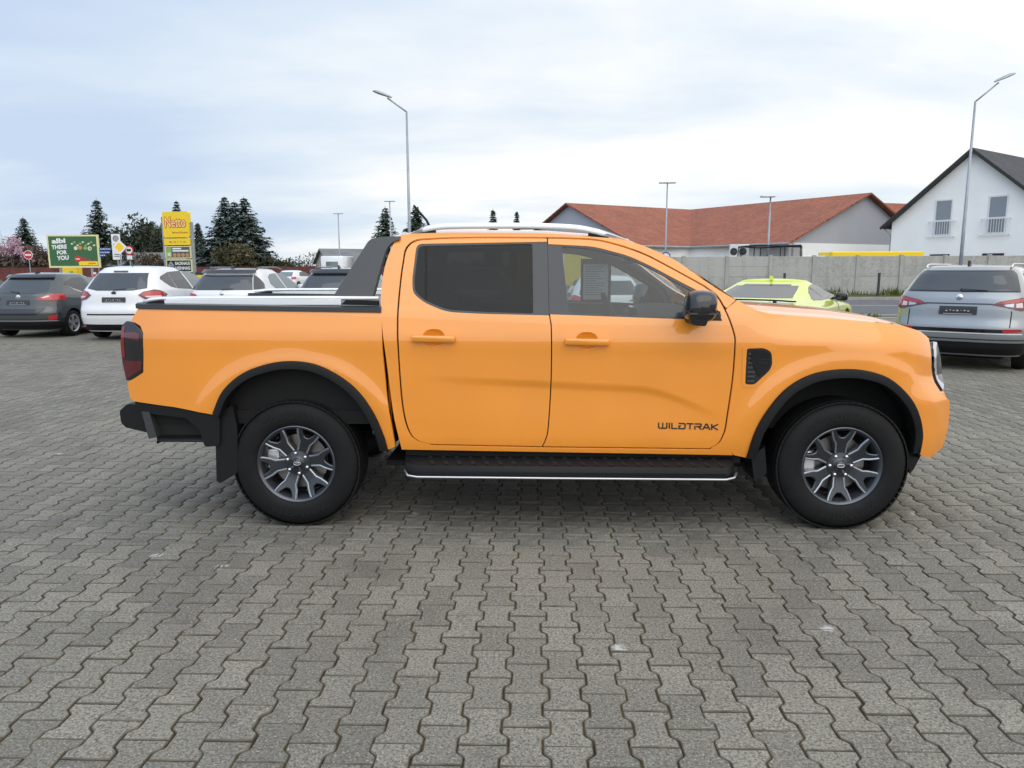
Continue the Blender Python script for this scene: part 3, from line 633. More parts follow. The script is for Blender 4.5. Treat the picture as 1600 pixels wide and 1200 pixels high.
    patch('running_light', rounded([(2.139, 1.058), (2.153, 1.090), (2.20, 1.083), (2.172, 1.05), (2.166, 0.96), (2.190, 0.875), (2.240, 0.835), (2.216, 0.806), (2.178, 0.865), (2.147, 0.95)], .006), HL, M['clear_lens'], hl, 0.015, 0.003, off=0.008)
    # mirror
    mr = bpy.data.objects.new('door_mirror', None)
    b = MB(); cx, cz = .718, 1.318
    sec = [(.905, .05, .04, -.055), (.955, .072, .070, -.02), (.99, .080, .084, .0), (1.06, .082, .088, .002), (1.115, .078, .082, .0), (1.145, .060, .062, -.004), (1.152, .03, .03, -.006)]
    V = []; F = []; n_ = 20
    for (y, a, c_, dz) in sec:
        for k in range(n_):
            t = 2 * math.pi * k / n_; ct, st_ = math.cos(t), math.sin(t); e_ = .62
            V.append((cx + a * math.copysign(abs(ct) ** e_, ct) + .006 * st_, s * y, cz + dz + c_ * math.copysign(abs(st_) ** e_, st_)))
    for i in range(len(sec) - 1):
        for k in range(n_): F.append((i * n_ + k, i * n_ + (k + 1) % n_, (i + 1) * n_ + (k + 1) % n_, (i + 1) * n_ + k))
    F.append(tuple(range((len(sec) - 1) * n_, len(sec) * n_))); b.add(V, F); mo = b.build('door_mirror', M['black_gloss'], truck, sharp=60)
    b = MB(); b.box((.640, s * 1.00, 1.280), (.803, s * 1.150, 1.292), bev=.004); b.build('indicator_strip', M['plastic_grey'], mo)
    b = MB(); b.prism(rounded([(.655, 1.222), (.735, 1.215), (.745, 1.275), (.645, 1.275)], .02), lambda x, z: (x, s * 1.145, z), lambda x, z: (x, s * .98, z)); b.build('mirror_base', M['plastic'], mo)
    b = MB(); b.prism([(.70, 1.235), (.872, 1.232), (.84, 1.30), (.80, 1.36), (.74, 1.37)], lambda x, z: (x, s * (hw(x, z) + .004), z), lambda x, z: (x, s * .86, z)); b.build('mirror_foot', M['plastic'], mo)
# bonnet
xr = lambda y: 1.155 - 0.10 * (1 - (y / .84) ** 2); xf = lambda y: 2.35 - 0.285 * abs(y / .82) ** 2.4
zc_ = lambda x: float(np.interp(x, [1.0, 1.24, 1.45, 1.67, 1.93, 2.1, 2.2, 2.29, 2.37], [1.315, 1.298, 1.284, 1.268, 1.232, 1.197, 1.165, 1.12, 1.075]))
V = []; F = []; nu, nv = 30, 36
for i in range(nu + 1):
    for j in range(nv + 1):
        tt = -1 + 2 * j / nv; y = .845 * tt; x = xr(y) + (xf(y) - xr(y)) * i / nu; t = abs(tt); y = tt * min(.845, hw(x, ftop(x) - .01) - .008)
        z = zc_(x + .12 * t * t) - .030 * t ** 2 - .012 * sstep(.55, .70, t) - .05 * max(0, t - .93) / .07 * 0.3; V.append((x, y, z))
F = [(i * (nv + 1) + j, (i + 1) * (nv + 1) + j, (i + 1) * (nv + 1) + j + 1, i * (nv + 1) + j + 1) for i in range(nu) for j in range(nv)]
mesh_obj('bonnet', V, F, M['orange'], truck, smooth=True)
b = MB(); b.box((.93, -.80, 1.20), (1.17, .80, 1.262)); b.tube([(1.06, -.65, 1.272), (1.10, .1, 1.285)], .011, 6); b.tube([(1.05, .0, 1.285), (1.08, .7, 1.272)], .011, 6); b.build('cowl_and_wipers', M['plastic'], truck)
# windscreen, roof, back of the cab
def wsc(u, v):   # u across -1..1, v up 0..1
    x = 1.075 + (.365 - 1.075) * v + .10 * (1 - u * u) * (1 - .6 * v) ; yb = .795 + (.665 - .795) * v; z = 1.275 + (1.690 - 1.275) * v + .035 * math.sin(math.pi * v) + .018 * (1 - u * u) * v; return (x, u * yb, z)
def gridobj(name, f, nu, nv, mat, parent):
    V = [f(-1 + 2 * i / nu, j / nv) for i in range(nu + 1) for j in range(nv + 1)]
    return mesh_obj(name, V, [(i * (nv + 1) + j, (i + 1) * (nv + 1) + j, (i + 1) * (nv + 1) + j + 1, i * (nv + 1) + j + 1) for i in range(nu) for j in range(nv)], mat, parent, smooth=True)
gridobj('windscreen', wsc, 16, 10, M['glass'], truck)
def roofz(u, v):
    x = -1.0 + v * 1.37 + .03 * (1 - u * u) * v; ze = float(np.interp(x, [-1.0, -.925, -.664, -.117, .152, .368, .42], [1.712, 1.729, 1.735, 1.727, 1.707, 1.680, 1.668]))
    w = hw(min(x, .368), ze); return (x, u * w, ze + .045 * (1 - abs(u) ** 2.6))
gridobj('roof', roofz, 24, 20, M['orange'], truck)
gridobj('headliner', lambda u, v: (lambda p: (p[0], p[1] * .97, p[2] - .03))(roofz(u, v)), 8, 8, M['headliner'], truck)
b = MB(); b.box((-1.055, -.86, .55), (-1.035, .86, 1.33)); b.build('cab_back', M['orange'], truck)
def bw(u, v): return (-1.045 + .06 * v + .0, u * (.82 - .13 * v), 1.33 + .38 * v)
gridobj('rear_window', bw, 6, 4, M['glass_dark'], truck)
# nose: grille, bumper, skid plate
def nose(z): return float(np.interp(z, [.36, .42, .5, .62, .74, .80, .95, 1.05, 1.1], [2.28, 2.36, 2.40, 2.41, 2.41, 2.385, 2.375, 2.36, 2.33]))
def fx(y, z): return nose(z) - .135 * abs(y / .73) ** 2.6
front = lambda y, z: (fx(y, z), y, z)
patch('grille', rounded([(-.60, .80), (.60, .80), (.62, 1.06), (-.62, 1.06)], .05), lambda y, z: (fx(y, z) - .03, y, z), M['black_gloss'], truck, .05, .04)
for z in (.84, .905, 1.0): patch('grille_bar', [(-.57, z), (.57, z), (.57, z + (.05 if z == .905 else .022)), (-.57, z + (.05 if z == .905 else .022))], lambda y, z: (fx(y, z) - .03, y, z), M['plastic_grey'], truck, .06, .02, off=.014)
patch('front_bumper', rounded([(-.725, .47), (.725, .47), (.735, .79), (-.735, .79)], .02), front, M['orange'], truck, .05, .05)
patch('bumper_insert', rounded([(-.50, .50), (.50, .50), (.58, .70), (-.58, .70)], .03), front, M['plastic'], truck, .05, .02, off=.006)
b = MB(); b.box((2.06, -.60, .37), (2.26, .60, .468), bev=.02); b.build('skid_plate', M['plastic_grey'], truck)
# tailgate, rear bumper with corner step, mud flaps
patch('tailgate', rounded([(-.78, .78), (.78, .78), (.78, 1.31), (-.78, 1.31)], .03), surf(lambda y, z: (-2.555 + .03 * (z - .78), y, z), 1), M['orange'], truck, .08, .05)
b = MB(); b.box((-2.53, -.88, .62), (-1.04, .88, .70)); b.box((-2.5, -.86, .70), (-1.05, -.84, 1.27)); b.box((-2.5, .84, .70), (-1.05, .86, 1.27)); b.build('bed_floor', M['under'], truck)
b = MB(); b.box((-2.50, -.80, 1.300), (-1.06, .80, 1.318)); rc = b.build('roller_cover', M['plastic_grey'], truck)
b = MB(); b.tube([(-1.10, -.72, 1.67), (-1.08, -.66, 1.69), (-1.07, -.5, 1.697), (-1.07, .5, 1.697), (-1.08, .66, 1.69), (-1.10, .72, 1.67)], .022, 10); b.build('sports_bar_hoop', M['plastic_grey'], truck, smooth=True)
for s in (-1, 1):
    # side of bumper: corner cap, bracket, black block painting the shade inside the step pocket
    b = MB(); b.prism(rounded([(-2.648, .700), (-2.600, .742), (-2.52, .738), (-2.49, .60), (-2.475, .565), (-2.62, .600), (-2.645, .630)], .015), lambda x, z: (x, s * .905, z), lambda x, z: (x, s * .55, z)); bp_ = b.build('bumper_corner', M['plastic'], truck, sharp=40)
    b = MB(); b.prism([(-2.505, .700), (-2.460, .700), (-2.425, .545), (-2.475, .535)], lambda x, z: (x, s * .925, z), lambda x, z: (x, s * .80, z)); b.build('bumper_bracket', M['plastic_grey'], bp_)
    patch('lower_bed_trim', rounded([(-2.555, .757), (-2.055, .712), (-2.03, .705), (-2.045, .50), (-2.13, .492), (-2.16, .60), (-2.24, .665), (-2.44, .685), (-2.52, .70)], .015), surf(lambda x, z: (x, s * (hw(x, .72) - .012), z), s), M['plastic'], truck, .05, .03)
    b = MB(); b.prism([(-2.44, .70), (-2.10, .69), (-2.10, .50), (-2.44, .54)], lambda x, z: (x, s * .87, z), lambda x, z: (x, s * .80, z)); b.build('pocket_shade', M['gap'], bp_)
    b = MB(); b.box((-2.43, s * .70, .515), (-2.13, s * .905, .548), bev=.012); b.build('bumper_step', M['plastic'], bp_)
    b = MB(); b.prism(rounded([(-2.035, .70), (-1.96, .74), (-1.94, .60), (-1.955, .33), (-2.06, .265), (-2.085, .275), (-2.075, .50)], .012), lambda x, z: (x, s * .925, z), lambda x, z: (x, s * .66, z)); b.build('mud_flap', M['plastic'], truck)
    b = MB(); b.prism(rounded([(1.075, .44), (1.15, .50), (1.17, .34), (1.10, .29)], .012), lambda x, z: (x, s * .92, z), lambda x, z: (x, s * .68, z)); b.build('mud_flap', M['plastic'], truck)
    b = MB(); b.prism([(1.985, .47), (2.09, .43), (2.055, .345), (2.035, .32), (2.02, .38)], lambda x, z: (x, s * .84, z), lambda x, z: (x, s * .70, z)); b.build('air_deflector', M['plastic'], truck)
b = MB(); b.box((-2.63, -.62, .55), (-2.52, .62, .73), bev=.02); b.build('rear_bumper', M['plastic'], truck)
# underbody: ladder frame, axles, tank, exhaust; added tray keeps light off the ground
b = MB(); b.box((-2.45, -.50, .47), (2.1, -.38, .60)); b.box((-2.45, .38, .47), (2.1, .50, .60)); b.box((-.95, -.86, .48), (1.0, .86, .56)); b.box((1.0, -.70, .56), (2.2, .70, 1.05)); b.box((-1.0, -.84, .60), (-.98, .84, 1.25))
b.box((-1.1, -.74, .33), (1.1, .74, .36)); b.tube([(-WX, -.75, WR), (-WX, .75, WR)], .05, 10); b.tube([(WX, -.75, WR), (WX, .75, WR)], .04, 10); b.box((-.7, -.75, .34), (.2, -.38, .50), bev=.04); b.tube([(.9, .3, .42), (-1.0, .45, .42), (-1.3, .6, .50), (-2.3, .62, .45)], .035, 8); b.build('chassis_and_shade_tray', M['under'], truck)
b = MB(); b.tube([(-1.16, -.78, .55), (-1.10, -.80, .55)], .022, 8); b.build('damper_bolt', M['steel'], truck)
# wheels
def yspoke():
    """one alloy spoke: a trunk from the hub that forks into two arms, 2D outline in (radial r, tangential t)"""
    h_ = [(.045, .032), (.085, .036), (.130, .040), (.160, .057), (.195, .070), (.226, .078), (.226, .042), (.200, .036), (.180, .022), (.168, .010)]
    return [(r, -t) for r, t in h_] + h_[::-1]
def wheel_parts(cx, s, spin):
    c = (cx, s * .81, WR)
    prof = [(.225, .095), (.236, .118), (.262, .128), (.300, .1305), (.335, .126), (.357, .114), (.371, .098), (.379, .075), (.3825, .040), (.383, 0), (.3825, -.040), (.379, -.075), (.371, -.098), (.335, -.126), (.262, -.128), (.225, -.095)]
    b = MB(); b.lathe([(r, s * h_) for r, h_ in prof], 'Y', 72, (0, 0, 0)); ty = b.build('tyre', M['rubber'], truck, sharp=50); ty.location = c
    # tread blocks and shoulder lugs
    b = MB()
    for k in range(64):
        a = 2 * math.pi * k / 64
        for (y0, y1, da) in ((.078, .112, 0), (.035, .068, .03), (-.012, .012, 0), (-.068, -.035, .03), (-.112, -.078, 0)):
            r0 = .372 if abs(y0 + y1) > .15 else .380; r1 = .3840 if abs(y0 + y1) < .15 else .3815; V = []
            for rr_ in (r0, r1):
                for (aa, yy) in ((a + da - .045, y0), (a + da + .045, y0), (a + da + .045, y1), (a + da - .045, y1)): V.append((rr_ * math.cos(aa), s * yy, rr_ * math.sin(aa)))
            b.add(V, [(4, 5, 6, 7), (0, 1, 5, 4), (1, 2, 6, 5), (2, 3, 7, 6), (3, 0, 4, 7)])
    tr = b.build('tread', M['rubber'], ty); tr['kind'] = 'stuff'
    # raised sidewall lettering
    for txt, a0, up in (('GOODYEAR', 90, 1), ('WRANGLER', 270, 1)):
        V, F = text_mesh(txt, .052, .0009, 1.25); x1 = max(v[0] for v in V); V3 = []
        for (u, v) in V:
            rr_ = .280 + v; a = R(a0 + spin * .3) - s * -1 * 0 - ((u - x1 / 2) / .30) * (1 if s < 0 else -1); V3.append((rr_ * math.cos(a), s * .1325, rr_ * math.sin(a)))
        mesh_obj('tyre_lettering', V3, F, M['tyre_letter'], ty)
    b = MB(); b.lathe([(.222, s * -.10), (.205, s * -.06), (.198, s * .0), (.205, s * .06), (.214, s * .088), (.228, s * .100), (.237, s * .106), (.236, s * .114), (.229, s * .117), (.221, s * .112), (.213, s * .098), (.204, s * .07)], 'Y', 72); rim = b.build('rim', M['alloy_mid'], truck, sharp=40); rim.location = c
    P = yspoke(); n_ = len(P); Pi = inset(P, .006)
    for k in range(6):
        a = R(spin + 60 * k); ca, sa = math.cos(a), math.sin(a)
        def f(r, t, d): return (r * ca - t * sa, s * d, r * sa + t * ca)
        dz = lambda r: .072 + .030 * min(1, (r / .20)) ** 2 + (.004 if r > .2 else 0)
        V = [f(r, t, dz(r) - .032) for r, t in P] + [f(r, t, dz(r) - .005) for r, t in P] + [f(r, t, dz(r)) for r, t in Pi]
        F = [(i, (i + 1) % n_, n_ + (i + 1) % n_, n_ + i) for i in range(n_)] + [(n_ + i, n_ + (i + 1) % n_, 2 * n_ + (i + 1) % n_, 2 * n_ + i) for i in range(n_)]
        # top face split so that it stays planar enough
        t0 = 2 * n_; F += [(t0 + 0, t0 + 1, t0 + 18, t0 + 19), (t0 + 1, t0 + 2, t0 + 17, t0 + 18), (t0 + 2, t0 + 9, t0 + 10, t0 + 17), (t0 + 2, t0 + 3, t0 + 8, t0 + 9), (t0 + 3, t0 + 4, t0 + 7, t0 + 8), (t0 + 4, t0 + 5, t0 + 6, t0 + 7), (t0 + 17, t0 + 10, t0 + 11, t0 + 16), (t0 + 16, t0 + 11, t0 + 12, t0 + 15), (t0 + 15, t0 + 12, t0 + 13, t0 + 14)]
        b = MB(); b.add(V, F); b.cur = 1
        # bright machined ribs along the fork
        for sg in (-1, 1):
            pts = [(.074, .029), (.130, .033), (.160, .050), (.195, .063), (.224, .070)]
            b.tube([f(r, sg * t, dz(r) - .001) for r, t in pts], .0062, 6)
        b.build('spoke', [M['alloy'], M['alloy_edge']], rim, sharp=35)
        # wheel nut
        b = MB(); aa = a + R(30); b.lathe([(.0, s * .098), (.008, s * .0975), (.0105, s * .093), (.0105, s * .07)], 'Y', 10, (.062 * math.cos(aa), 0, .062 * math.sin(aa))); b.build('wheel_nut', M['chrome'], rim, smooth=True)
    b = MB(); b.lathe([(.0, s * .094), (.030, s * .093), (.034, s * .088), (.046, s * .084), (.075, s * .080), (.080, s * .05)], 'Y', 36); b.build('hub', M['alloy'], rim, sharp=40)
    b = MB(); b.lathe([(.0, s * .097), (.026, s * .096), (.029, s * .090)], 'Y', 28); hc = b.build('hub_cap', M['black_gloss'], rim, smooth=True)
    # oval badge with script
    b = MB(); b.tube([(.021 * math.cos(t), s * .0975, .0095 * math.sin(t)) for t in np.linspace(0, 2 * math.pi, 25)], .0012, 5); b.tube([(-.013, s * .0975, -.003), (-.006, s * .0975, .004), (-.002, s * .0975, -.003), (.004, s * .0975, .002), (.008, s * .0975, -.003), (.013, s * .0975, .003)], .0011, 5); b.build('hub_badge', M['alu'], rim)
    b = MB(); b.lathe([(.07, s * .020), (.165, s * .020), (.165, s * .0), (.07, s * .0)], 'Y', 40); b.build('brake_disc', M['steel'], rim)
    b = MB(); b.box((-.20, s * .0 if s > 0 else -.04, -.05), (-.125, .04 if s > 0 else 0, .075), bev=.012); b.build('brake_caliper', M['alu'], rim)
    b = MB(); b.lathe([(.0, s * -.02), (.20, s * -.02)], 'Y', 24); b.build('wheel_backing', M['under'], rim)
for cx, spin in ((-WX, 8), (WX, 30)):
    for s in (-1, 1): wheel_parts(cx, s, spin)
# wing vent with badge plate and louvres
vp = rounded([(1.012, 1.075), (1.108, 1.078), (1.150, 1.055), (1.158, 0.985), (1.145, 0.950), (1.062, 0.868), (1.012, 0.872)], [.012, .02, .03, .02, .02, .02, .012])
S = side(-1); vo = patch('wing_vent', vp, S, M['black_gloss'], truck, .02, .02, off=.002)
patch('vent_plate', rounded([(1.035, 1.062), (1.100, 1.065), (1.138, 1.045), (1.145, .985), (1.132, .955), (1.085, .912), (1.050, .985), (1.035, 1.0)], .012), S, M['plastic'], vo, .02, .004, off=.009)
for k in range(7): z = .885 + k * .026; patch('louvre', [(1.020, z), (1.048 if k > 2 else 1.062, z), (1.048 if k > 2 else 1.062, z + .010), (1.020, z + .010)], S, M['plastic_grey'], vo, .03, .006, off=.008)
for k, (u0, u1, z) in enumerate(((1.075, 1.135, 1.012), (1.075, 1.130, 1.000), (1.080, 1.130, .990))): patch('vent_badge', [(u0, z), (u1, z), (u1, z + .006), (u0, z + .006)], S, M['black_gloss'], vo, .03, .001, off=.0105)
patch('vent_surround', with_hole(rounded([(.985, 1.09), (1.12, 1.095), (1.175, 1.06), (1.172, .97), (1.07, .852), (.995, .852)], .02), inset(vp, -.001)), S, M['orange'], truck, .02, .003, off=.003)
# model lettering on the door, roof antenna
def fl(u, v): x = .529 + u; z = .603 - .008 * u / .337 + v + .011; return (x, -(hw(x, z) + .0022), z)
GL = {'W': [[(0, 1), (0, .15), (.12, 0), (.5, 0), (.5, 1)], [(.5, 0), (.88, 0), (1, .15), (1, 1)]], 'I': [[(.5, 0), (.5, 1)]], 'L': [[(0, 1), (0, 0), (1, 0)]], 'D': [[(.25, .5), (0, .5), (0, 0), (.85, 0), (1, .15), (1, .85), (.85, 1), (0, 1)]], 'T': [[(0, 1), (1, 1)], [(.5, 1), (.5, 0)]], 'R': [[(0, 0), (0, .55)], [(0, 1), (.88, 1), (1, .9), (1, .6), (.88, .48), (.3, .48)], [(.55, .48), (1, 0)]], 'A': [[(0, 0), (.42, 1), (.58, 1), (1, 0)], [(.3, .3), (.75, .3)]], 'K': [[(0, 0), (0, 1)], [(1, 1), (.1, .5), (1, 0)]]}
wid = {'W': 1.35, 'I': .2, 'L': .85, 'D': 1.0, 'T': 1.0, 'R': 1.0, 'A': 1.1, 'K': .95}; tot_ = sum(wid[c] for c in 'WILDTRAK') + .32 * 7; q_ = .337 / tot_; cx_ = 0.0; b = MB(); th = .0038
for c in 'WILDTRAK':
    for ln in GL[c]:
        pts = [(cx_ + u * wid[c] * q_, v * .030) for u, v in ln]
        for (a0, a1) in zip(pts[:-1], pts[1:]):
            d_ = np.array(a1) - np.array(a0); L_ = np.linalg.norm(d_); d_ /= L_; n_ = np.array((-d_[1], d_[0])); e0 = np.array(a0) - d_ * th * .7; e1 = np.array(a1) + d_ * th * .7
            V = [fl(*(e0 + n_ * th)), fl(*(e1 + n_ * th)), fl(*(e1 - n_ * th)), fl(*(e0 - n_ * th))]; b.add([Vector(v) for v in V] + [Vector(v) + Vector((0, .004, 0)) for v in V], [(0, 1, 2, 3), (0, 4, 5, 1), (1, 5, 6, 2), (2, 6, 7, 3), (3, 7, 4, 0)])
    cx_ += (wid[c] + .32) * q_
b.build('door_lettering', M['black_print'], truck)
b = MB(); b.tube([(-.905, 0, 1.765), (-.90, 0, 1.80), (-.925, 0, 1.855), (-1.012, 0, 1.955)], [.02, .011, .008, .007], 8); b.build('roof_antenna', M['plastic'], truck, smooth=True)
# cabin
b = MB(); b.box((-1.0, -.84, .56), (.9, .84, .60)); b.box((-1.0, -.865, .58), (.92, -.84, 1.245)); b.box((-1.0, .84, .58), (.92, .865, 1.245)); b.build('cabin_trim', M['interior'], truck)
b = MB(); b.prism(rounded([(.50, 1.19), (.62, 1.245), (.80, 1.255), (1.02, 1.24), (1.02, .62), (.72, .62), (.60, .95), (.52, 1.05)], .04), lambda x, z: (x, -.83, z), lambda x, z: (x, .83, z)); b.build('dashboard', M['interior'], truck, sharp=30)
b = MB(); b.box((.50, -.10, 1.0), (.53, .13, 1.27), rot=Matrix.Rotation(R(-12), 3, 'Y'), bev=.01); b.build('centre_screen', M['black_gloss'], truck)
rot = Matrix.Rotation(R(-25), 3, 'Y'); c0 = Vector((.40, .38, 1.17))
b = MB(); b.tube([c0 + rot @ Vector((0, .185 * math.cos(a), .185 * math.sin(a))) for a in np.linspace(0, 2 * math.pi, 33)], .016, 8); b.tube([c0 + rot @ Vector((0, -.18, .0)), c0 + rot @ Vector((.02, 0, -.02)), c0 + rot @ Vector((0, .18, 0))], .022, 6); b.tube([c0 + rot @ Vector((0, 0, -.18)), c0 + rot @ Vector((.02, 0, -.02)), c0 + rot @ Vector((.25, 0, -.06))], .03, 6); b.build('steering_wheel', M['interior'], truck, smooth=True)
for (x, ys) in ((-.02, (-.38, .38)), (-.80, (-.42, .0, .42))):
    for y in ys:
        wd = .25 if x > -.5 else .22
        b = MB(); b.box((x - .02, y - wd, .72), (x + .46, y + wd, .90), bev=.05); sb = b.build('seat', M['interior'], truck, sharp=50)
        b = MB(); b.box((x - .12, y - wd, .82), (x + .02, y + wd, 1.30), rot=Matrix.Rotation(R(-14), 3, 'Y'), piv=(x, y, .85), bev=.05); b.build('backrest', M['interior'], sb, sharp=50)
        b = MB(); b.box((x - .20, y - .13, 1.33), (x - .10, y + .13, 1.52), rot=Matrix.Rotation(R(-8), 3, 'Y'), bev=.04); b.tube([(x - .13, y - .06, 1.25), (x - .15, y - .06, 1.36)], .008, 6); b.tube([(x - .13, y + .06, 1.25), (x - .15, y + .06, 1.36)], .008, 6); b.build('headrest', M['interior'], sb, sharp=50)
b = MB(); b.box((.44, -.13, 1.555), (.475, .13, 1.625), bev=.012); b.tube([(.47, 0, 1.60), (.53, 0, 1.66)], .012, 6); b.build('rear_view_mirror', M['interior'], truck)
# price sheet in a frame hanging inside the far front window
sheet_ = empty('price_sheet', (0.197 + .295, 5.10 + .70, 1.265), 0, 'framed printed price sheet hanging inside the truck cab window', 'sheet')
b = MB(); b.box((-.118, 0, 0), (-.098, .008, .335)); b.box((.098, 0, 0), (.118, .008, .335)); b.box((-.098, 0, 0), (.098, .008, .02)); b.box((-.098, 0, .295), (.098, .008, .335)); b.build('frame', M['plastic'], sheet_)
pp = mesh_obj('page', [(-.100, .004, .018), (.100, .004, .018), (.100, .004, .297), (-.100, .004, .297)], [(0, 1, 2, 3)], M['paper'], sheet_)
b = MB()
for k in range(13): b.box((-.085, .0025, .27 - k * .018), (-.085 + .17 * random.uniform(.5, 1), .0035, .275 - k * .018))
b.build('printed_lines', M['paper_print'], pp)
# ================================================================== PARKED CARS  (local: x forward from the rear bumper, y left, z up)
class Hull:
    """car body as horizontal slices: rear end, front end and half width as functions of height; rounded end caps"""
    def __init__(s, rear, front, width, R_=0.42, Rf=0.6, p=3.2):
        s.a = rear; s.b = front; s.w_ = width; s.R = R_; s.Rf = Rf; s.p = p
        t = np.linspace(0, math.pi / 2, 200); eta = np.sin(t) ** (2 / p); xi = 1 - np.cos(t) ** (2 / p)
        ds = np.hypot(np.diff(eta) * 0.8, np.diff(xi) * R_); s.S = np.concatenate([[0], np.cumsum(ds)]); s.eta = eta; s.xi = xi; s.S0 = s.S[-1]
    def ip(s, tb, z): return float(np.interp(z, [q[0] for q in tb], [q[1] for q in tb]))
    def xr(s, z): return s.ip(s.a, z)
    def xf(s, z): return s.ip(s.b, z)
    def w(s, z): return s.ip(s.w_, z)
    def P(s, u, z):
        """u: signed arc length from the middle of the tail; |u| beyond the corner runs forward along the side (u<0 = right side)"""
        a = abs(u); sg = 1 if u >= 0 else -1
        if a <= s.S0: y = s.w(z) * float(np.interp(a, s.S, s.eta)); x = s.xr(z) + s.R * float(np.interp(a, s.S, s.xi))
        else: y = s.w(z); x = s.xr(z) + s.R + (a - s.S0)
        return (x, sg * y, z)
    def u_rear(s, y, z):
        return math.copysign(float(np.interp(min(.9999, abs(y) / s.w(z)), s.eta, s.S)), y)
    def u_side(s, x, z, sg):
        d = x - s.xr(z) - s.R
        return sg * (s.S0 + d if d > 0 else float(np.interp((x - s.xr(z)) / s.R, s.xi, s.S)))
    def body(s, z0, ze, zt, wheels, wr, mat, parent, name='body', nz=46):
        zs = list(np.linspace(z0, ze, nz)); rings = []
        nc, ns = 16, 18
        tt = np.linspace(0, math.pi / 2, nc) ; 
        def ring(z, k=1.0, zz=None):
            a, b, w = s.xr(z), s.xf(z), s.w(z); m = (a + b) / 2; R1 = min(s.R, (b - a) * .35); R2 = min(s.Rf, (b - a) * .4); pts = []
            eta = np.sin(tt) ** (2 / s.p); xi = 1 - np.cos(tt) ** (2 / s.p)
            h = [(a + R1 * x_, w * e_) for x_, e_ in zip(xi, eta)]
            h += [(a + R1 + (b - R2 - a - R1) * i / ns, w) for i in range(1, ns)]
            h += [(b - R2 * x_, w * e_) for x_, e_ in zip(xi[::-1], eta[::-1])]
            full = h + [(x_, -y_) for x_, y_ in h[-2:0:-1]]
            return [(m + (x_ - m) * k, y_ * k, z if zz is None else zz) for x_, y_ in full]
        for z in zs: rings.append(ring(z))
        for f in np.linspace(0, 1, 8)[1:]:
            ph = f * math.pi / 2; rings.append(ring(ze, max(.02, math.cos(ph) ** .8), ze + (zt - ze) * math.sin(ph)))
        n = len(rings[0]); V = [p for r in rings for p in r]
        F = [(i * n + k, i * n + (k + 1) % n, (i + 1) * n + (k + 1) % n, (i + 1) * n + k) for i in range(len(rings) - 1) for k in range(n)] + [tuple(range(n - 1, -1, -1)), tuple((len(rings) - 1) * n + k for k in range(n))]
        me = bpy.data.meshes.new('cut'); 
        o = mesh_obj(name, V, F, mat, parent); bm = bmesh.new(); bm.from_mesh(o.data); bmesh.ops.recalc_face_normals(bm, faces=bm.faces[:]); bm.to_mesh(o.data); bm.free()
        cb = MB()
        for x in wheels:
            for sg in (-1, 1):
                prof = [(0, sg * .52), (wr + .045, sg * .52), (wr + .045, sg * 1.2), (0, sg * 1.2)]
                k = len(cb.V); nn = 40; VV = []
                for hh in (sg * .52, sg * 1.2):
                    for q in range(nn): a = 2 * math.pi * q / nn; VV.append((x + (wr + .045) * math.cos(a), hh, wr + (wr + .045) * math.sin(a)))
                cb.add(VV, [tuple(range(nn)), tuple(range(2 * nn - 1, nn - 1, -1))] + [(q, nn + q, nn + (q + 1) % nn, (q + 1) % nn) for q in range(nn)])
        co = cb.build('cut', M['under']); md = o.modifiers.new('b', 'BOOLEAN'); md.object = co; md.operation = 'DIFFERENCE'; md.solver = 'EXACT'; co.parent = parent
        bpy.context.view_layer.update(); dg = bpy.context.evaluated_depsgraph_get(); me = bpy.data.meshes.new_from_object(o.evaluated_get(dg)); o.modifiers.clear(); old = o.data; o.data = me; bpy.data.meshes.remove(old); bpy.data.objects.remove(co)
        me.materials.clear(); me.materials.append(mat); me.materials.append(M['under']); me.polygons.foreach_set('use_smooth', [True] * len(me.polygons)); me.set_sharp_from_angle(angle=R(32))
        mi = [0] * len(me.polygons)
        for p_ in me.polygons:
            c = p_.center
            for x in wheels:
                if math.hypot(c.x - x, c.z - wr) < wr + .043 and abs(c.y) < s.w(max(z0, c.z)) - .004: mi[p_.index] = 1
        me.polygons.foreach_set('material_index', mi); return o
def cwheel(x, y, r, sg, parent, rimmat, n_sp=5):
    b = MB(); w = .10; ri = r * .66
    b.lathe([(ri, sg * w), (ri + .03, sg * (w + .008)), (r - .03, sg * (w + .004)), (r - .008, sg * (w - .02)), (r, sg * (w - .05)), (r, -sg * w), (ri, -sg * w)], 'Y', 40); t = b.build('tyre', M['rubber'], parent, sharp=50); t.location = (x, y, r)
    b = MB(); b.lathe([(ri, sg * .02), (ri - .01, sg * (w - .02)), (ri + .004, sg * (w + .004)), (ri - .006, sg * (w + .006)), (ri - .022, sg * (w - .01))], 'Y', 40); b.lathe([(.0, sg * (w - .02)), (.05, sg * (w - .02)), (.06, sg * (w - .05))], 'Y', 16)
    for k in range(n_sp):
        a = 2 * math.pi * k / n_sp + .3
        for da in (-.16, .16):
            q = [(.04, -.016), (ri - .012, -.020), (ri - .012, .020), (.04, .016)]; ca, sa = math.cos(a + da), math.sin(a + da)
            b.prism(q, lambda r_, t_: (r_ * ca - t_ * sa, sg * (w - .045), r_ * sa + t_ * ca), lambda r_, t_: (r_ * ca - t_ * sa, sg * (w - .014), r_ * sa + t_ * ca))
    b.build('rim', rimmat, parent, sharp=40).location = (x, y, r)
    b = MB(); b.lathe([(0, sg * .0), (ri, sg * .0)], 'Y', 24); b.build('brake_backing', M['under'], t)
def lam_poly(H, pts, sg=-1):
    """points given as ('r', y, z) on the tail or ('s', x, z) on the flank"""
    return [((H.u_rear(sg * abs(a), z) if k == 'r' else H.u_side(a, z, sg)), z) for k, a, z in pts]
def surface(H):
    f = lambda u, z: H.P(u, z); f.sgn = -1; return f       # du x dv points inwards on the tail
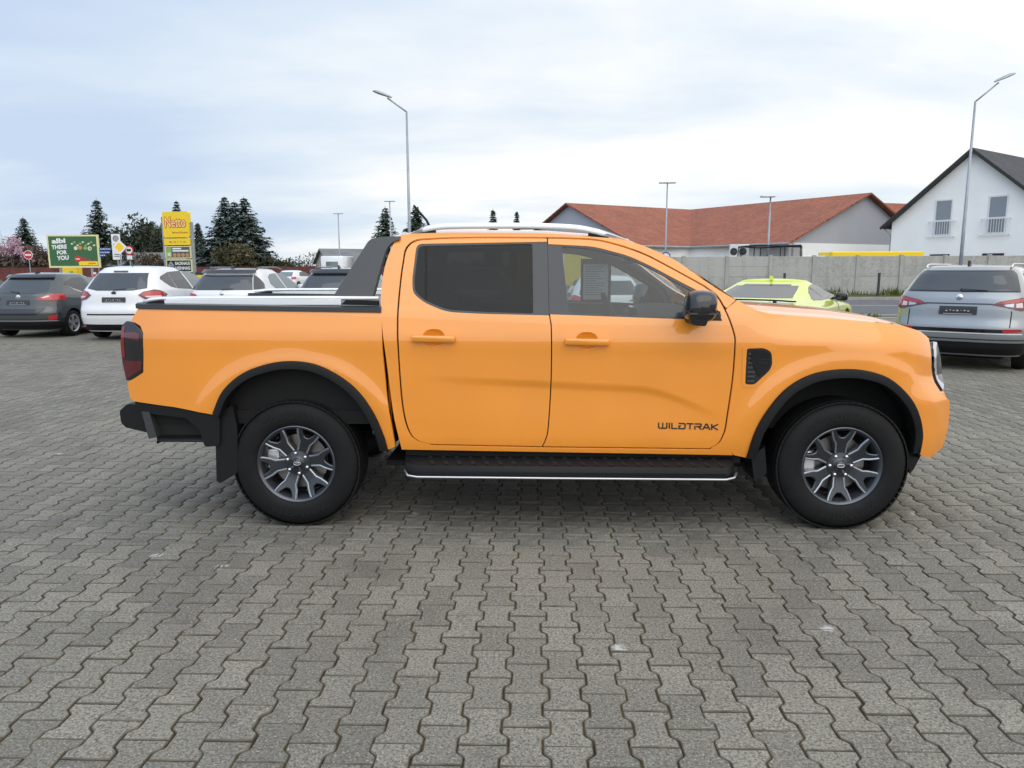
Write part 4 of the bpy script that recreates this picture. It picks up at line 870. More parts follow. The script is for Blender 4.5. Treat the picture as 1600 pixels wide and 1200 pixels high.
def build_car(name, label, loc, yaw, H, z0, ze, zt, wheels, wr, track, mat, spec, group='cars parked round the yard', rimmat=None):
    car = empty(name, loc, yaw, label, 'car', group); S = surface(H)
    H.body(z0, ze, zt, wheels, wr, mat, car)
    for x in wheels:
        for sg in (-1, 1): cwheel(x, sg * (track / 2), wr, sg, car, rimmat or M['alloy_silver'])
    b = MB(); b.box((wheels[0] - .5, -.6, .17), (wheels[1] + .4, .6, .30)); b.build('underbody', M['under'], car)
    for (nm, kind, pts, m, off) in spec:
        sides = (-1, 1) if kind in ('both',) else (0,)
        for sg in sides:
            if kind == 'both': pl = lam_poly(H, pts, sg)
            else: pl = [(H.u_rear(y, z), z) for (y, z) in pts]
            o = patch(nm, pl, S, M[m], car, 0.06 if 'window' in nm else 0.04, 0.006, off=off)
    return car
def wiper(car, H, y0, z0, y1, z1):
    b = MB(); p = H.P(H.u_rear(y0, z0), z0); q = H.P(H.u_rear(y1, z1), z1); b.tube([(p[0] - .02, p[1], p[2]), (p[0] - .045, p[1], p[2] + .01), (q[0] - .025, q[1], q[2])], [.013, .011, .006], 6); b.build('rear_wiper', M['black_gloss'], car)
def plate(car, H, z, w=.26, h=.055):
    o = patch('number_plate', [(H.u_rear(-w, z - h), z - h), (H.u_rear(w, z - h), z - h), (H.u_rear(w, z + h), z + h), (H.u_rear(-w, z + h), z + h)], surface(H), M['plate'], car, .08, .008, off=.012)
    b = MB(); x = H.P(0, z)[0] - .022
    for k in range(7): y = -.16 + k * .05; b.box((x - .003, y, z - .012 + (k % 3) * .006), (x, y + .028, z + .004 + (k % 2) * .006))
    b.box((x - .003, -.2, z - h + .008), (x, .2, z - h + .016)); b.build('plate_print', M['paper'], o)
def antenna(car, x, z, fin=True, mat=None):
    b = MB()
    if fin: b.prism([(x - .09, z - .02), (x + .09, z - .02), (x - .05, z + .05), (x - .085, z + .055)], lambda u, v: (u, -.02, v), lambda u, v: (u, .02, v))
    else: b.tube([(x, 0, z - .02), (x - .02, 0, z + .03), (x - .12, 0, z + .16)], [.02, .01, .005], 6)
    b.build('roof_antenna', mat or M['black_gloss'], car)
def mirrors(car, x, y, z, mat):
    for sg in (-1, 1):
        b = MB(); b.box((x - .09, sg * y - .1, z - .07), (x + .06, sg * y + .1, z + .07), bev=.035); b.box((x - .02, sg * (y - .16) - .07, z - .05), (x + .03, sg * (y - .16) + .07, z - .01)); b.build('door_mirror', mat, car, sharp=50)
def roof_rails(car, y, x0, x1, z, mat, arch=.05):
    for sg in (-1, 1):
        b = MB(); b.tube([(x0, sg * y, z - .02), (x0 + .10, sg * y, z + arch * .8), (x0 + .3, sg * y, z + arch), (x1 - .3, sg * y, z + arch), (x1, sg * y, z - .01)], .016, 8); b.build('roof_rail', mat, car, smooth=True)
def side_line(H, car, pts, m, nm, wdt=.014):
    for sg in (-1, 1):
        pl = [(H.u_side(x, z, sg), z + wdt / 2) for x, z in pts] + [(H.u_side(x, z, sg), z - wdt / 2) for x, z in pts[::-1]]
        patch(nm, pl, surface(H), M[m], car, .08, .003, off=.004)

# ---- small dark grey hatchback
def hatch_hull(): return Hull([(.16, .16), (.28, .05), (.42, 0), (.58, .0), (.70, .045), (.86, .07), (.96, .09), (1.02, .13), (1.12, .24), (1.27, .40), (1.36, .48), (1.41, .55)], [(.16, 3.82), (.28, 3.97), (.45, 4.04), (.65, 4.0), (.76, 3.85), (.86, 3.35), (.94, 2.98), (1.0, 2.84), (1.2, 2.42), (1.35, 2.08), (1.41, 1.90)], [(.16, .78), (.28, .845), (.45, .865), (.7, .868), (.88, .85), (.98, .825), (1.2, .725), (1.36, .635), (1.41, .59)], .46, .6, 2.9)
H = hatch_hull()
hs = [('rear_window', 'c', [(-.60, 1.00), (.60, 1.00), (.545, 1.22), (.50, 1.335), (-.50, 1.335), (-.545, 1.22)], 'carglass', .006),
      ('spoiler', 'c', [(-.55, 1.330), (.55, 1.330), (.535, 1.392), (-.535, 1.392)], 'black_gloss', .05),
      ('side_window', 'both', [('s', .66, 1.215), ('s', .76, 1.275), ('s', 1.10, 1.345), ('s', 1.44, 1.365), ('s', 1.58, 1.00), ('s', 1.20, 1.02), ('s', .90, 1.10)], 'carglass', .005),
      ('side_window', 'both', [('s', 1.50, 1.367), ('s', 2.05, 1.345), ('s', 2.38, 1.20), ('s', 2.72, 1.01), ('s', 2.70, .98), ('s', 1.70, .995)], 'carglass_light', .005),
      ('tail_lamp', 'both', [('r', .40, .885), ('r', .56, .955), ('r', .70, .985), ('s', .42, .985), ('s', .52, .93), ('s', .46, .86), ('r', .70, .845), ('r', .50, .855)], 'red_lens', .016),
      ('lamp_insert', 'both', [('r', .50, .905), ('r', .62, .955), ('r', .66, .955), ('r', .66, .925), ('r', .56, .90)], 'white_lens', .019),
      ('bumper_recess', 'c', [(-.56, .62), (-.40, .52), (.40, .52), (.56, .62), (.60, .70), (.34, .66), (-.34, .66), (-.60, .70)], 'black_gloss', .006),
      ('reflector', 'both', [('r', .66, .50), ('r', .80, .53), ('r', .79, .425), ('r', .65, .40)], 'red_lens', .010),
      ('bumper_lower', 'c', [(-.83, .205), (.83, .205), (.835, .36), (-.835, .36)], 'plastic', .010),
      ('bumper_chrome', 'c', [(-.80, .385), (.80, .385), (.80, .398), (-.80, .398)], 'alu_grey', .010)]
WHL = (.70, 3.19)
car = build_car('hatchback_car', 'dark grey small hatchback parked at the left end of the row, red tail lamps', (0, 0, 0), 0, H, .17, 1.41, 1.475, WHL, .305, 1.50, M['grey_paint'], hs)
wiper(car, H, .0, 1.03, .22, 1.06); plate(car, H, .80); antenna(car, .85, 1.475, True); mirrors(car, 2.55, .90, 1.02, M['grey_paint'])
side_line(H, car, [(.72, 1.195), (.92, 1.085), (1.20, 1.005), (1.70, .975), (2.70, .962)], 'chrome', 'window_trim')
b = MB(); b.lathe([(0, -.004), (.05, -.002), (.055, .004)], 'X', 20, (H.xr(.93) - .004, 0, .925)); b.build('badge', M['chrome'], car)
grey_hatch = car
# ---- white compact people carrier
H = Hull([(.18, .14), (.30, .04), (.48, 0), (.66, .0), (.78, .05), (1.0, .08), (1.09, .11), (1.2, .20), (1.36, .33), (1.50, .46), (1.55, .55)], [(.18, 4.15), (.3, 4.3), (.5, 4.38), (.72, 4.32), (.86, 4.05), (.98, 3.6), (1.06, 3.35), (1.3, 2.8), (1.48, 2.3), (1.55, 2.05)], [(.18, .82), (.3, .89), (.5, .914), (.75, .915), (.95, .90), (1.08, .865), (1.3, .765), (1.48, .665), (1.55, .62)], .48, .7, 2.9)
hs = [('rear_window', 'c', [(-.66, 1.13), (-.40, 1.085), (.40, 1.085), (.66, 1.13), (.60, 1.33), (.565, 1.46), (-.565, 1.46), (-.60, 1.33)], 'carglass', .006),
      ('brake_lamp', 'c', [(-.16, 1.475), (.16, 1.475), (.16, 1.50), (-.16, 1.50)], 'dark_red_lens', .02),
      ('side_window', 'both', [('s', .66, 1.33), ('s', .76, 1.39), ('s', 1.16, 1.475), ('s', 1.20, 1.11), ('s', .98, 1.15), ('s', .78, 1.25)], 'carglass', .005),
      ('side_window', 'both', [('s', 1.18, 1.478), ('s', 1.80, 1.505), ('s', 1.98, 1.07), ('s', 1.23, 1.105)], 'carglass', .005),
      ('side_window', 'both', [('s', 1.88, 1.505), ('s', 2.25, 1.475), ('s', 2.65, 1.33), ('s', 3.15, 1.075), ('s', 3.10, 1.055), ('s', 2.07, 1.07)], 'carglass_light', .005),
      ('lamp_surround', 'both', [('r', .52, .985), ('r', .62, 1.06), ('r', .78, 1.095), ('s', .42, 1.08), ('s', .66, .985), ('s', .48, .91), ('r', .80, .865), ('r', .64, .90)], 'dark_red_lens', .014),
      ('tail_lamp', 'both', [('r', .58, .99), ('r', .66, 1.045), ('r', .80, 1.07), ('s', .44, 1.05), ('s', .54, .99), ('s', .44, .945), ('r', .80, .90), ('r', .66, .93)], 'red_lens', .018),
      ('lamp_insert', 'both', [('r', .64, .965), ('r', .80, .965), ('s', .40, .965), ('s', .36, .925), ('r', .78, .92), ('r', .68, .94)], 'white_lens', .020),
      ('tailgate_trim', 'c', [(-.62, .555), (.62, .555), (.62, .585), (-.62, .585)], 'plastic', .006),
      ('bumper_lower', 'c', [(-.88, .22), (.88, .22), (.885, .355), (-.885, .355)], 'plastic', .010),
      ('reflector', 'both', [('r', .70, .30), ('r', .82, .30), ('r', .82, .345), ('r', .70, .345)], 'red_lens', .014)]
car = build_car('people_carrier', 'white compact people carrier with curved red tail lamps, beside the dark grey hatchback', (0, 0, 0), 0, H, .19, 1.55, 1.625, (.84, 3.49), .325, 1.57, M['white_paint'], hs)
wiper(car, H, .0, 1.10, -.26, 1.13); plate(car, H, .885); antenna(car, .95, 1.625, False); mirrors(car, 3.0, .98, 1.10, M['white_paint'])
b = MB(); b.tube([(H.xr(1.03) - .012, .05 * math.cos(t), 1.035 + .022 * math.sin(t)) for t in np.linspace(0, 6.283, 20)], .008, 5); b.lathe([(0, -.006), (.04, .0)], 'X', 16, (H.xr(1.03) - .004, 0, 1.035)); b.build('badge', M['plate'], car)
mpv = car
# ---- small crossovers
def crossover(name, label, mat, roofmat, light=False):
    H = Hull([(.20, .16), (.32, .05), (.5, 0), (.68, .0), (.80, .05), (.98, .08), (1.06, .12), (1.18, .20), (1.34, .33), (1.45, .44), (1.50, .52)], [(.2, 3.95), (.32, 4.08), (.55, 4.16), (.8, 4.08), (.92, 3.75), (1.02, 3.2), (1.08, 3.0), (1.3, 2.5), (1.45, 2.15), (1.50, 1.98)], [(.2, .80), (.32, .88), (.5, .905), (.75, .905), (.95, .885), (1.05, .855), (1.25, .765), (1.43, .675), (1.50, .63)], .46, .65, 2.9)
    hs = [('rear_window', 'c', [(-.66, 1.07), (.66, 1.07), (.60, 1.28), (.57, 1.40), (-.57, 1.40), (-.60, 1.28)], 'carglass', .006),
          ('rear_quarter_glass', 'both', [('r', .672, 1.075), ('r', .615, 1.28), ('r', .585, 1.395), ('r', .61, 1.395), ('s', .55, 1.37), ('s', .60, 1.20), ('s', .52, 1.10)], 'carglass', .006),
          ('spoiler', 'c', [(-.60, 1.405), (.60, 1.405), (.585, 1.475), (-.585, 1.475)], 'black_gloss', .07),
          ('side_window', 'both', [('s', .98, 1.20), ('s', 1.05, 1.36), ('s', 1.22, 1.42), ('s', 1.62, 1.44), ('s', 1.85, 1.06), ('s', 1.20, 1.07)], 'carglass_light' if light else 'carglass', .005),
          ('side_window', 'both', [('s', 1.72, 1.445), ('s', 2.10, 1.425), ('s', 2.45, 1.28), ('s', 2.90, 1.065), ('s', 2.88, 1.045), ('s', 1.95, 1.06)], 'carglass_light', .005),
          ('tail_lamp', 'both', [('r', .54, .89), ('r', .62, .98), ('r', .80, 1.0), ('s', .50, .985), ('s', .54, .90), ('r', .82, .84), ('r', .62, .85)], 'red_lens', .016),
          ('bumper_lower', 'c', [(-.86, .25), (.86, .25), (.87, .47), (-.87, .47)], 'plastic', .010)]
    car = build_car(name, label, (0, 0, 0), 0, H, .21, 1.50, 1.56, (.80, 3.38), .33, 1.57, mat, hs)
    wiper(car, H, .0, 1.09, -.24, 1.11); plate(car, H, .78); antenna(car, .80, 1.565, True); mirrors(car, 2.75, .96, 1.08, mat); roof_rails(car, .56, .75, 2.35, 1.535, M['black_gloss'], .045)
    b = MB(); b.lathe([(0, -.01), (.045, -.004), (.05, .004)], 'X', 18, (H.xr(.99) - .004, 0, .99)); b.build('badge', M['chrome'], car)
    return car
white_cross = crossover('crossover_car', 'white crossover with black roof rails parked behind the pickup bed', M['white_paint'], None, True)
black_cross = crossover('crossover_car', 'black crossover with gloss rear spoiler parked behind the sports bar', M['black_paint'], None)
silver_cross = crossover('crossover_car', 'silver crossover dimly seen through the tinted rear door window', M['silver_paint'], None)
# ---- white hatchback seen through the cab
H = hatch_hull()
hs = [('rear_window', 'c', [(-.66, 1.0), (.66, 1.0), (.62, 1.18), (.54, 1.335), (-.54, 1.335), (-.62, 1.18)], 'carglass', .006),
      ('tail_lamp', 'both', [('r', .44, .86), ('r', .62, .95), ('r', .74, .99), ('s', .46, .985), ('s', .5, .90), ('r', .72, .83)], 'red_lens', .016),
      ('side_window', 'both', [('s', 1.0, 1.10), ('s', 1.25, 1.33), ('s', 2.05, 1.345), ('s', 2.70, .99), ('s', 1.1, 1.02)], 'carglass', .005),
      ('bumper_lower', 'c', [(-.83, .205), (.83, .205), (.835, .36), (-.835, .36)], 'plastic', .010)]
white_hatch = build_car('hatchback_car', 'white hatchback rear seen through the cab windows of the pickup', (0, 0, 0), 0, H, .17, 1.41, 1.475, WHL, .305, 1.50, M['white_paint'], hs)
plate(white_hatch, H, .76); roof_rails(white_hatch, .50, .75, 2.1, 1.45, M['white_paint'], .035); wiper(white_hatch, H, 0, 1.03, .24, 1.05)
# ---- pale car at the left edge of the frame
left_car = build_car('hatchback_car', 'pale car cut off by the left edge of the picture', (0, 0, 0), 0, H, .17, 1.41, 1.475, WHL, .305, 1.50, M['white_paint'], hs)
# ---- lime yellow coupe
H = Hull([(.16, .22), (.28, .06), (.45, 0), (.62, .02), (.76, .03), (.88, .05), (.935, .09), (.955, .50), (.972, .74), (1.03, 1.02), (1.12, 1.42), (1.20, 1.75), (1.225, 1.9)], [(.16, 4.55), (.28, 4.72), (.5, 4.78), (.68, 4.72), (.78, 4.5), (.85, 3.8), (.90, 3.3), (.94, 3.15), (1.1, 2.72), (1.2, 2.4), (1.225, 2.28)], [(.16, .84), (.3, .92), (.5, .955), (.7, .955), (.82, .93), (.90, .86), (1.0, .78), (1.12, .70), (1.2, .62), (1.225, .58)], .42, .7, 3.2)
hs = [('rear_window', 'c', [(-.64, .985), (.64, .985), (.60, 1.05), (.54, 1.16), (-.54, 1.16), (-.60, 1.05)], 'carglass', .006),
      ('roof_trim', 'c', [(-.42, 1.165), (.42, 1.165), (.40, 1.185), (-.40, 1.185)], 'black_gloss', .006),
      ('side_window', 'both', [('s', 1.42, .965), ('s', 1.52, 1.06), ('s', 1.72, 1.13), ('s', 1.85, .93), ('s', 1.62, .93)], 'carglass', .005),
      ('side_window', 'both', [('s', 1.76, 1.14), ('s', 2.1, 1.18), ('s', 2.35, 1.165), ('s', 2.70, 1.06), ('s', 3.0, .93), ('s', 1.92, .92)], 'carglass', .005),
      ('tail_panel', 'c', [(-.84, .66), (.84, .66), (.86, .86), (-.86, .86)], 'black_gloss', .008),
      ('bumper_lower', 'c', [(-.88, .19), (.88, .19), (.88, .36), (-.88, .36)], 'plastic', .010)]
lime = build_car('coupe_car', 'lime yellow two-door coupe beyond the orange bonnet', (0, 0, 0), 0, H, .17, 1.225, 1.275, (1.02, 3.74), .34, 1.62, M['lime_paint'], hs, rimmat=M['alloy'])
b = MB(); V = []; F = []
for i in range(13):
    y = -.84 + 1.68 * i / 12; x = .10 + .10 * abs(y / .84) ** 3
    V += [(x - .06, y, .995 - .02 * abs(y / .84) ** 4), (x + .16, y, .985 - .02 * abs(y / .84) ** 4), (x + .15, y, .965 - .02 * abs(y / .84) ** 4), (x - .05, y, .972 - .02 * abs(y / .84) ** 4)]
for i in range(12):
    for k in range(4): F.append((4 * i + k, 4 * i + (k + 1) % 4, 4 * i + 4 + (k + 1) % 4, 4 * i + 4 + k))
b.add(V, F); b.box((.09, -.6, .90), (.16, -.55, .97)); b.box((.09, .55, .90), (.16, .6, .97)); b.build('rear_wing', M['black_gloss'], lime, sharp=40)
mirrors(lime, 2.95, 1.0, .955, M['black_gloss']); antenna(lime, 1.95, 1.275, True, M['lime_paint'])
for k in range(3):
    for sg in (-1, 1):
        pl = [(H.u_rear(sg * (.36 + k * .15), .68), .68), (H.u_rear(sg * (.45 + k * .15), .68), .68), (H.u_rear(sg * (.45 + k * .15), .84), .84), (H.u_rear(sg * (.36 + k * .15), .84), .84)]
        patch('tail_lamp', pl, surface(H), M['red_lens'], lime, .05, .004, off=.014)
side_line(H, lime, [(2.05, .62), (2.9, .60), (3.3, .57)], 'plastic', 'crease_shade', .02)  # flat black strip paints the shade along the door crease
side_line(H, lime, [(3.02, .90), (3.03, .60)], 'gap', 'door_seam', .02)
# ---- steel grey SUV
H = Hull([(.22, .16), (.36, .04), (.52, 0), (.66, .0), (.78, .05), (.92, .06), (1.08, .10), (1.18, .17), (1.30, .26), (1.48, .38), (1.58, .47), (1.62, .55)], [(.22, 4.5), (.36, 4.62), (.6, 4.69), (.85, 4.62), (1.0, 4.3), (1.10, 3.7), (1.16, 3.45), (1.4, 2.9), (1.56, 2.4), (1.62, 2.2)], [(.22, .84), (.36, .915), (.5, .94), (.8, .94), (1.0, .925), (1.12, .895), (1.3, .815), (1.5, .725), (1.58, .68), (1.62, .64)], .45, .7, 3.1)
hs = [('window_surround', 'c', [(-.78, 1.165), (.78, 1.165), (.735, 1.33), (.68, 1.50), (.62, 1.565), (-.62, 1.565), (-.68, 1.50), (-.735, 1.33)], 'black_gloss', .005),
      ('rear_window', 'c', [(-.745, 1.18), (.745, 1.18), (.70, 1.33), (.65, 1.47), (.60, 1.525), (-.60, 1.525), (-.65, 1.47), (-.70, 1.33)], 'carglass', .010),
      ('side_window', 'both', [('s', .86, 1.24), ('s', .95, 1.50), ('s', 1.2, 1.555), ('s', 1.45, 1.565), ('s', 1.52, 1.19), ('s', 1.1, 1.185)], 'carglass', .005),
      ('side_window', 'both', [('s', 1.55, 1.568), ('s', 2.3, 1.565), ('s', 2.7, 1.44), ('s', 3.3, 1.16), ('s', 1.62, 1.18)], 'carglass', .005),
      ('lamp_surround', 'both', [('r', .44, .985), ('r', .56, 1.035), ('r', .80, 1.085), ('s', .44, 1.09), ('s', .52, 1.05), ('s', .47, .92), ('r', .82, .90), ('r', .60, .955)], 'dark_red_lens', .012),
      ('tail_lamp', 'both', [('r', .48, .99), ('r', .58, 1.028), ('r', .80, 1.072), ('s', .42, 1.075), ('s', .48, 1.04), ('s', .44, .945), ('r', .845, .93), ('r', .83, 1.03), ('r', .64, 1.00)], 'red_lens', .016),
      ('lamp_insert', 'both', [('r', .60, .985), ('r', .72, 1.005), ('r', .72, .950), ('r', .62, .962)], 'clear_lens', .016),
      ('lamp_insert', 'both', [('r', .745, 1.0), ('r', .815, 1.015), ('r', .83, .945), ('r', .75, .945)], 'white_lens', .016),
      ('tailgate_seam', 'c', [(-.46, .985), (.46, .985), (.46, 1.002), (-.46, 1.002)], 'black_gloss', .006),
      ('bumper_strip', 'c', [(-.62, .585), (.62, .585), (.62, .635), (-.62, .635)], 'black_gloss', .008),
      ('reflector', 'both', [('r', .625, .588), ('r', .86, .605), ('r', .84, .645), ('r', .625, .64)], 'red_lens', .012),
      ('bumper_chrome', 'c', [(-.86, .565), (.86, .565), (.86, .578), (-.86, .578)], 'alu', .010),
      ('bumper_lower', 'c', [(-.90, .26), (.90, .26), (.915, .44), (-.915, .44)], 'plastic', .010),
      ('bumper_groove', 'c', [(-.90, .475), (.90, .475), (.90, .490), (-.90, .490)], 'black_gloss', .004)]
ZQ = lambda z: z if z < 1.16 else 1.16 + (z - 1.16) * .78
H = Hull([(ZQ(z), x) for z, x in H.a], [(ZQ(z), x) for z, x in H.b], [(ZQ(z), x) for z, x in H.w_], .45, .7, 3.1)
hs = [(a, k_, [(q[0], q[1], ZQ(q[2])) if k_ == 'both' else (q[0], ZQ(q[1])) for q in pts], m, o_) for a, k_, pts, m, o_ in hs]
suv = build_car('suv_car', 'steel grey estate SUV seen from behind at the right edge, with silver roof rails', (0, 0, 0), 0, H, .23, ZQ(1.62), ZQ(1.68), (.92, 3.71), .36, 1.62, M['silver_paint'], hs)
wiper(suv, H, .0, 1.20, -.36, 1.19); plate(suv, H, .895, .26, .06); antenna(suv, .78, ZQ(1.685), True, M['plate']); roof_rails(suv, .60, .62, 2.9, ZQ(1.645), M['alu_grey'], .032); mirrors(suv, 3.15, 1.0, 1.18, M['silver_paint'])
b = MB(); b.lathe([(0, -.012), (.03, -.010), (.045, -.004), (.05, .004)], 'X', 22, (H.xr(1.075) - .006, 0, 1.085)); bd = b.build('badge', M['chrome'], suv, smooth=True)
b = MB(); b.tube([(H.xr(1.085) - .02, -.02, 1.07), (H.xr(1.085) - .02, .005, 1.09), (H.xr(1.085) - .02, .02, 1.10)], .006, 5); b.build('badge_mark', M['plate'], bd)
for sg in (-1, 1):
    patch('tailgate_seam', [(H.u_rear(sg * .70, z), z) for z in (.66, .74, .84, .90)] + [(H.u_rear(sg * .712, z), z) for z in (.90, .84, .74, .66)], surface(H), M['gap'], suv, .05, .002, off=.003)
# placements (heading 0 = straight away from the camera)
def put(car, x, y, heading):
    car.location = (x, y, 0); car.rotation_euler = (0, 0, R(90 - heading))
put(grey_hatch, -11.68, 16.3, 0); put(mpv, -9.12, 15.7, 0); put(white_cross, -7.0, 16.3, 1); put(black_cross, -4.55, 16.5, 0); put(silver_cross, -1.35, 16.4, 0); put(white_hatch, 1.72, 16.6, 0); put(left_car, -14.25, 16.3, 0)
put(lime, 3.24, 11.84, 33.5); lime.scale = (1, 1, 1.045); put(suv, 6.25, 11.0, 38); suv.scale = (1, .93, 1); white_hatch.scale = (1, 1, .93)
# ================================================================== BACKGROUND
def streaked(name, c):
    m, n, l, b = newmat(name); b.inputs['Roughness'].default_value = .9; g = n.new('ShaderNodeNewGeometry'); mp = n.new('ShaderNodeMapping'); mp.inputs['Scale'].default_value = (2.2, 2.2, .35); l.new(g.outputs['Position'], mp.inputs[0])
    t = n.new('ShaderNodeTexNoise'); t.inputs['Scale'].default_value = 1.3; t.inputs['Detail'].default_value = 7; l.new(mp.outputs[0], t.inputs['Vector']); t2 = n.new('ShaderNodeTexNoise'); t2.inputs['Scale'].default_value = 9; t2.inputs['Detail'].default_value = 6; l.new(g.outputs['Position'], t2.inputs['Vector'])
    a = n.new('ShaderNodeMath'); a.operation = 'ADD'; l.new(t.outputs['Fac'], a.inputs[0]); l.new(t2.outputs['Fac'], a.inputs[1]); oi = n.new('ShaderNodeObjectInfo'); q = n.new('ShaderNodeMath'); q.operation = 'MULTIPLY_ADD'; q.inputs[1].default_value = .22; l.new(oi.outputs['Random'], q.inputs[0]); l.new(a.outputs[0], q.inputs[2])
    r = n.new('ShaderNodeValToRGB'); e = r.color_ramp.elements; e[0].position = .55; e[1].position = 1.05; r.color_ramp.interpolation = 'EASE'; e[0].color = (*[v * .80 for v in c], 1); e[1].color = (*[v * 1.12 for v in c], 1)
    dv = n.new('ShaderNodeMath'); dv.operation = 'MULTIPLY'; dv.inputs[1].default_value = .78; l.new(q.outputs[0], dv.inputs[0]); l.new(dv.outputs[0], r.inputs[0]); l.new(r.outputs[0], b.inputs['Base Color']); return m
M['wall_concrete'] = streaked('wall_concrete', (0.37, 0.365, 0.34))
M['wall_post'] = pmat('wall_post_concrete', (0.37, 0.365, 0.35), 0.9, noise=.15, nscale=2)
M['render_white'] = pmat('white_render', (0.92, 0.92, 0.93), 0.9, noise=.04, nscale=.8)
M['render_yellow'] = pmat('yellow_render', (0.75, 0.56, 0.06), 0.85, noise=.05, nscale=.8)
M['gable_grey'] = pmat('grey_cladding', (0.42, 0.43, 0.47), 0.7, noise=.05, nscale=.6)
M['fence_red'] = pmat('red_brown_fence', (0.115, 0.032, 0.026), 0.8, noise=.35, nscale=1.2)
M['fence_post'] = pmat('fence_post', (0.085, 0.030, 0.025), 0.8)
M['tile_dark'] = pmat('dark_roof_tile', (0.040, 0.042, 0.048), 0.6, noise=.15, nscale=3)
M['wood_dark'] = pmat('dark_fascia', (0.03, 0.028, 0.03), 0.7)
M['pane'] = pmat('window_pane', (0.20, 0.23, 0.26), 0.05, spec=.9)
M['frame_white'] = pmat('white_frame', (0.75, 0.75, 0.76), 0.5)
M['net_black'] = pmat('black_net', (0.018, 0.018, 0.02), 0.9)
M['pale_yellow'] = pmat('print_pale_yellow', (0.90, 0.72, 0.25), 0.4)
M['billboard_green'] = pmat('billboard_green', (0.035, 0.125, 0.045), 0.45)
M['cream'] = pmat('cream_frame', (0.72, 0.68, 0.36), 0.5)
M['orange_print'] = pmat('print_orange', (0.85, 0.20, 0.02), 0.5)
M['leaf_print'] = pmat('print_leaf', (0.25, 0.42, 0.10), 0.5)
M['pale_print'] = pmat('print_pale', (0.65, 0.68, 0.50), 0.5)
M['brown_print'] = pmat('print_brown', (0.25, 0.16, 0.10), 0.5)
M['grey_print'] = pmat('print_grey', (0.10, 0.09, 0.09), 0.5)
M['bread'] = pmat('print_bread', (0.45, 0.25, 0.10), 0.5)
M['roof_grey'] = pmat('grey_roof', (0.16, 0.17, 0.175), 0.8, noise=.2, nscale=.7)
M['stucco'] = pmat('pale_stucco', (0.48, 0.47, 0.40), 0.9, noise=.05, nscale=.5)
def tile_mat(name, c, run):
    m, n, l, b = newmat(name); tcn = n.new('ShaderNodeTexCoord'); b.inputs['Roughness'].default_value = .8
    br = n.new('ShaderNodeTexBrick'); mp = n.new('ShaderNodeMapping'); l.new(tcn.outputs['UV'], mp.inputs[0]); l.new(mp.outputs[0], br.inputs['Vector'])
    br.inputs['Scale'].default_value = 1; br.inputs['Brick Width'].default_value = .30; br.inputs['Row Height'].default_value = .34; br.inputs['Mortar Size'].default_value = .035; br.inputs['Mortar Smooth'].default_value = .6
    br.inputs['Color1'].default_value = (*[q * .85 for q in c], 1); br.inputs['Color2'].default_value = (*[q * 1.15 for q in c], 1); br.inputs['Mortar'].default_value = (*[q * .55 for q in c], 1)
    no = n.new('ShaderNodeTexNoise'); no.inputs['Scale'].default_value = .5; no.inputs['Detail'].default_value = 6; l.new(tcn.outputs['UV'], no.inputs['Vector'])
    mx = n.new('ShaderNodeMix'); mx.data_type = 'RGBA'; mx.blend_type = 'MULTIPLY'; mx.inputs[0].default_value = .5; l.new(br.outputs[0], mx.inputs[6]); l.new(no.outputs['Color'], mx.inputs[7]); 
    r = n.new('ShaderNodeValToRGB'); r.color_ramp.elements[0].color = (.6, .6, .6, 1); r.color_ramp.elements[1].color = (1.3, 1.3, 1.3, 1); l.new(no.outputs['Fac'], r.inputs[0]); l.new(r.outputs[0], mx.inputs[7]); mx.inputs[0].default_value = 1
    l.new(mx.outputs[2], b.inputs['Base Color'])
    bp = n.new('ShaderNodeBump'); bp.inputs['Strength'].default_value = .6; bp.inputs['Distance'].default_value = .03; l.new(br.outputs['Fac'], bp.inputs['Height']); bp.invert = True; l.new(bp.outputs[0], b.inputs['Normal']); return m
M['tile_red'] = tile_mat('red_roof_tile', (0.33, 0.105, 0.058), 0); M['tile_charcoal'] = tile_mat('charcoal_roof_tile', (0.055, 0.058, 0.066), 0)
def slope(name, a, b_, c, d, mat, parent, th=.12):
    """roof plane a-b (eave) to d-c (ridge), with thickness and metre UVs"""
    P = [Vector(q) for q in (a, b_, c, d)]; n = (P[1] - P[0]).cross(P[3] - P[0]).normalized()
    if n.z < 0: n = -n
    V = P + [p - n * th for p in P]; F = [(0, 1, 2, 3), (7, 6, 5, 4), (0, 4, 5, 1), (1, 5, 6, 2), (2, 6, 7, 3), (3, 7, 4, 0)]
    o = mesh_obj(name, V, F, mat, parent); u = (P[1] - P[0]).normalized(); v = n.cross(u); uv = o.data.uv_layers.new(name='UV')
    for lp in o.data.loops: w = Vector(o.data.vertices[lp.vertex_index].co) - P[0]; uv.data[lp.index].uv = (w.dot(u), w.dot(v))
    return o

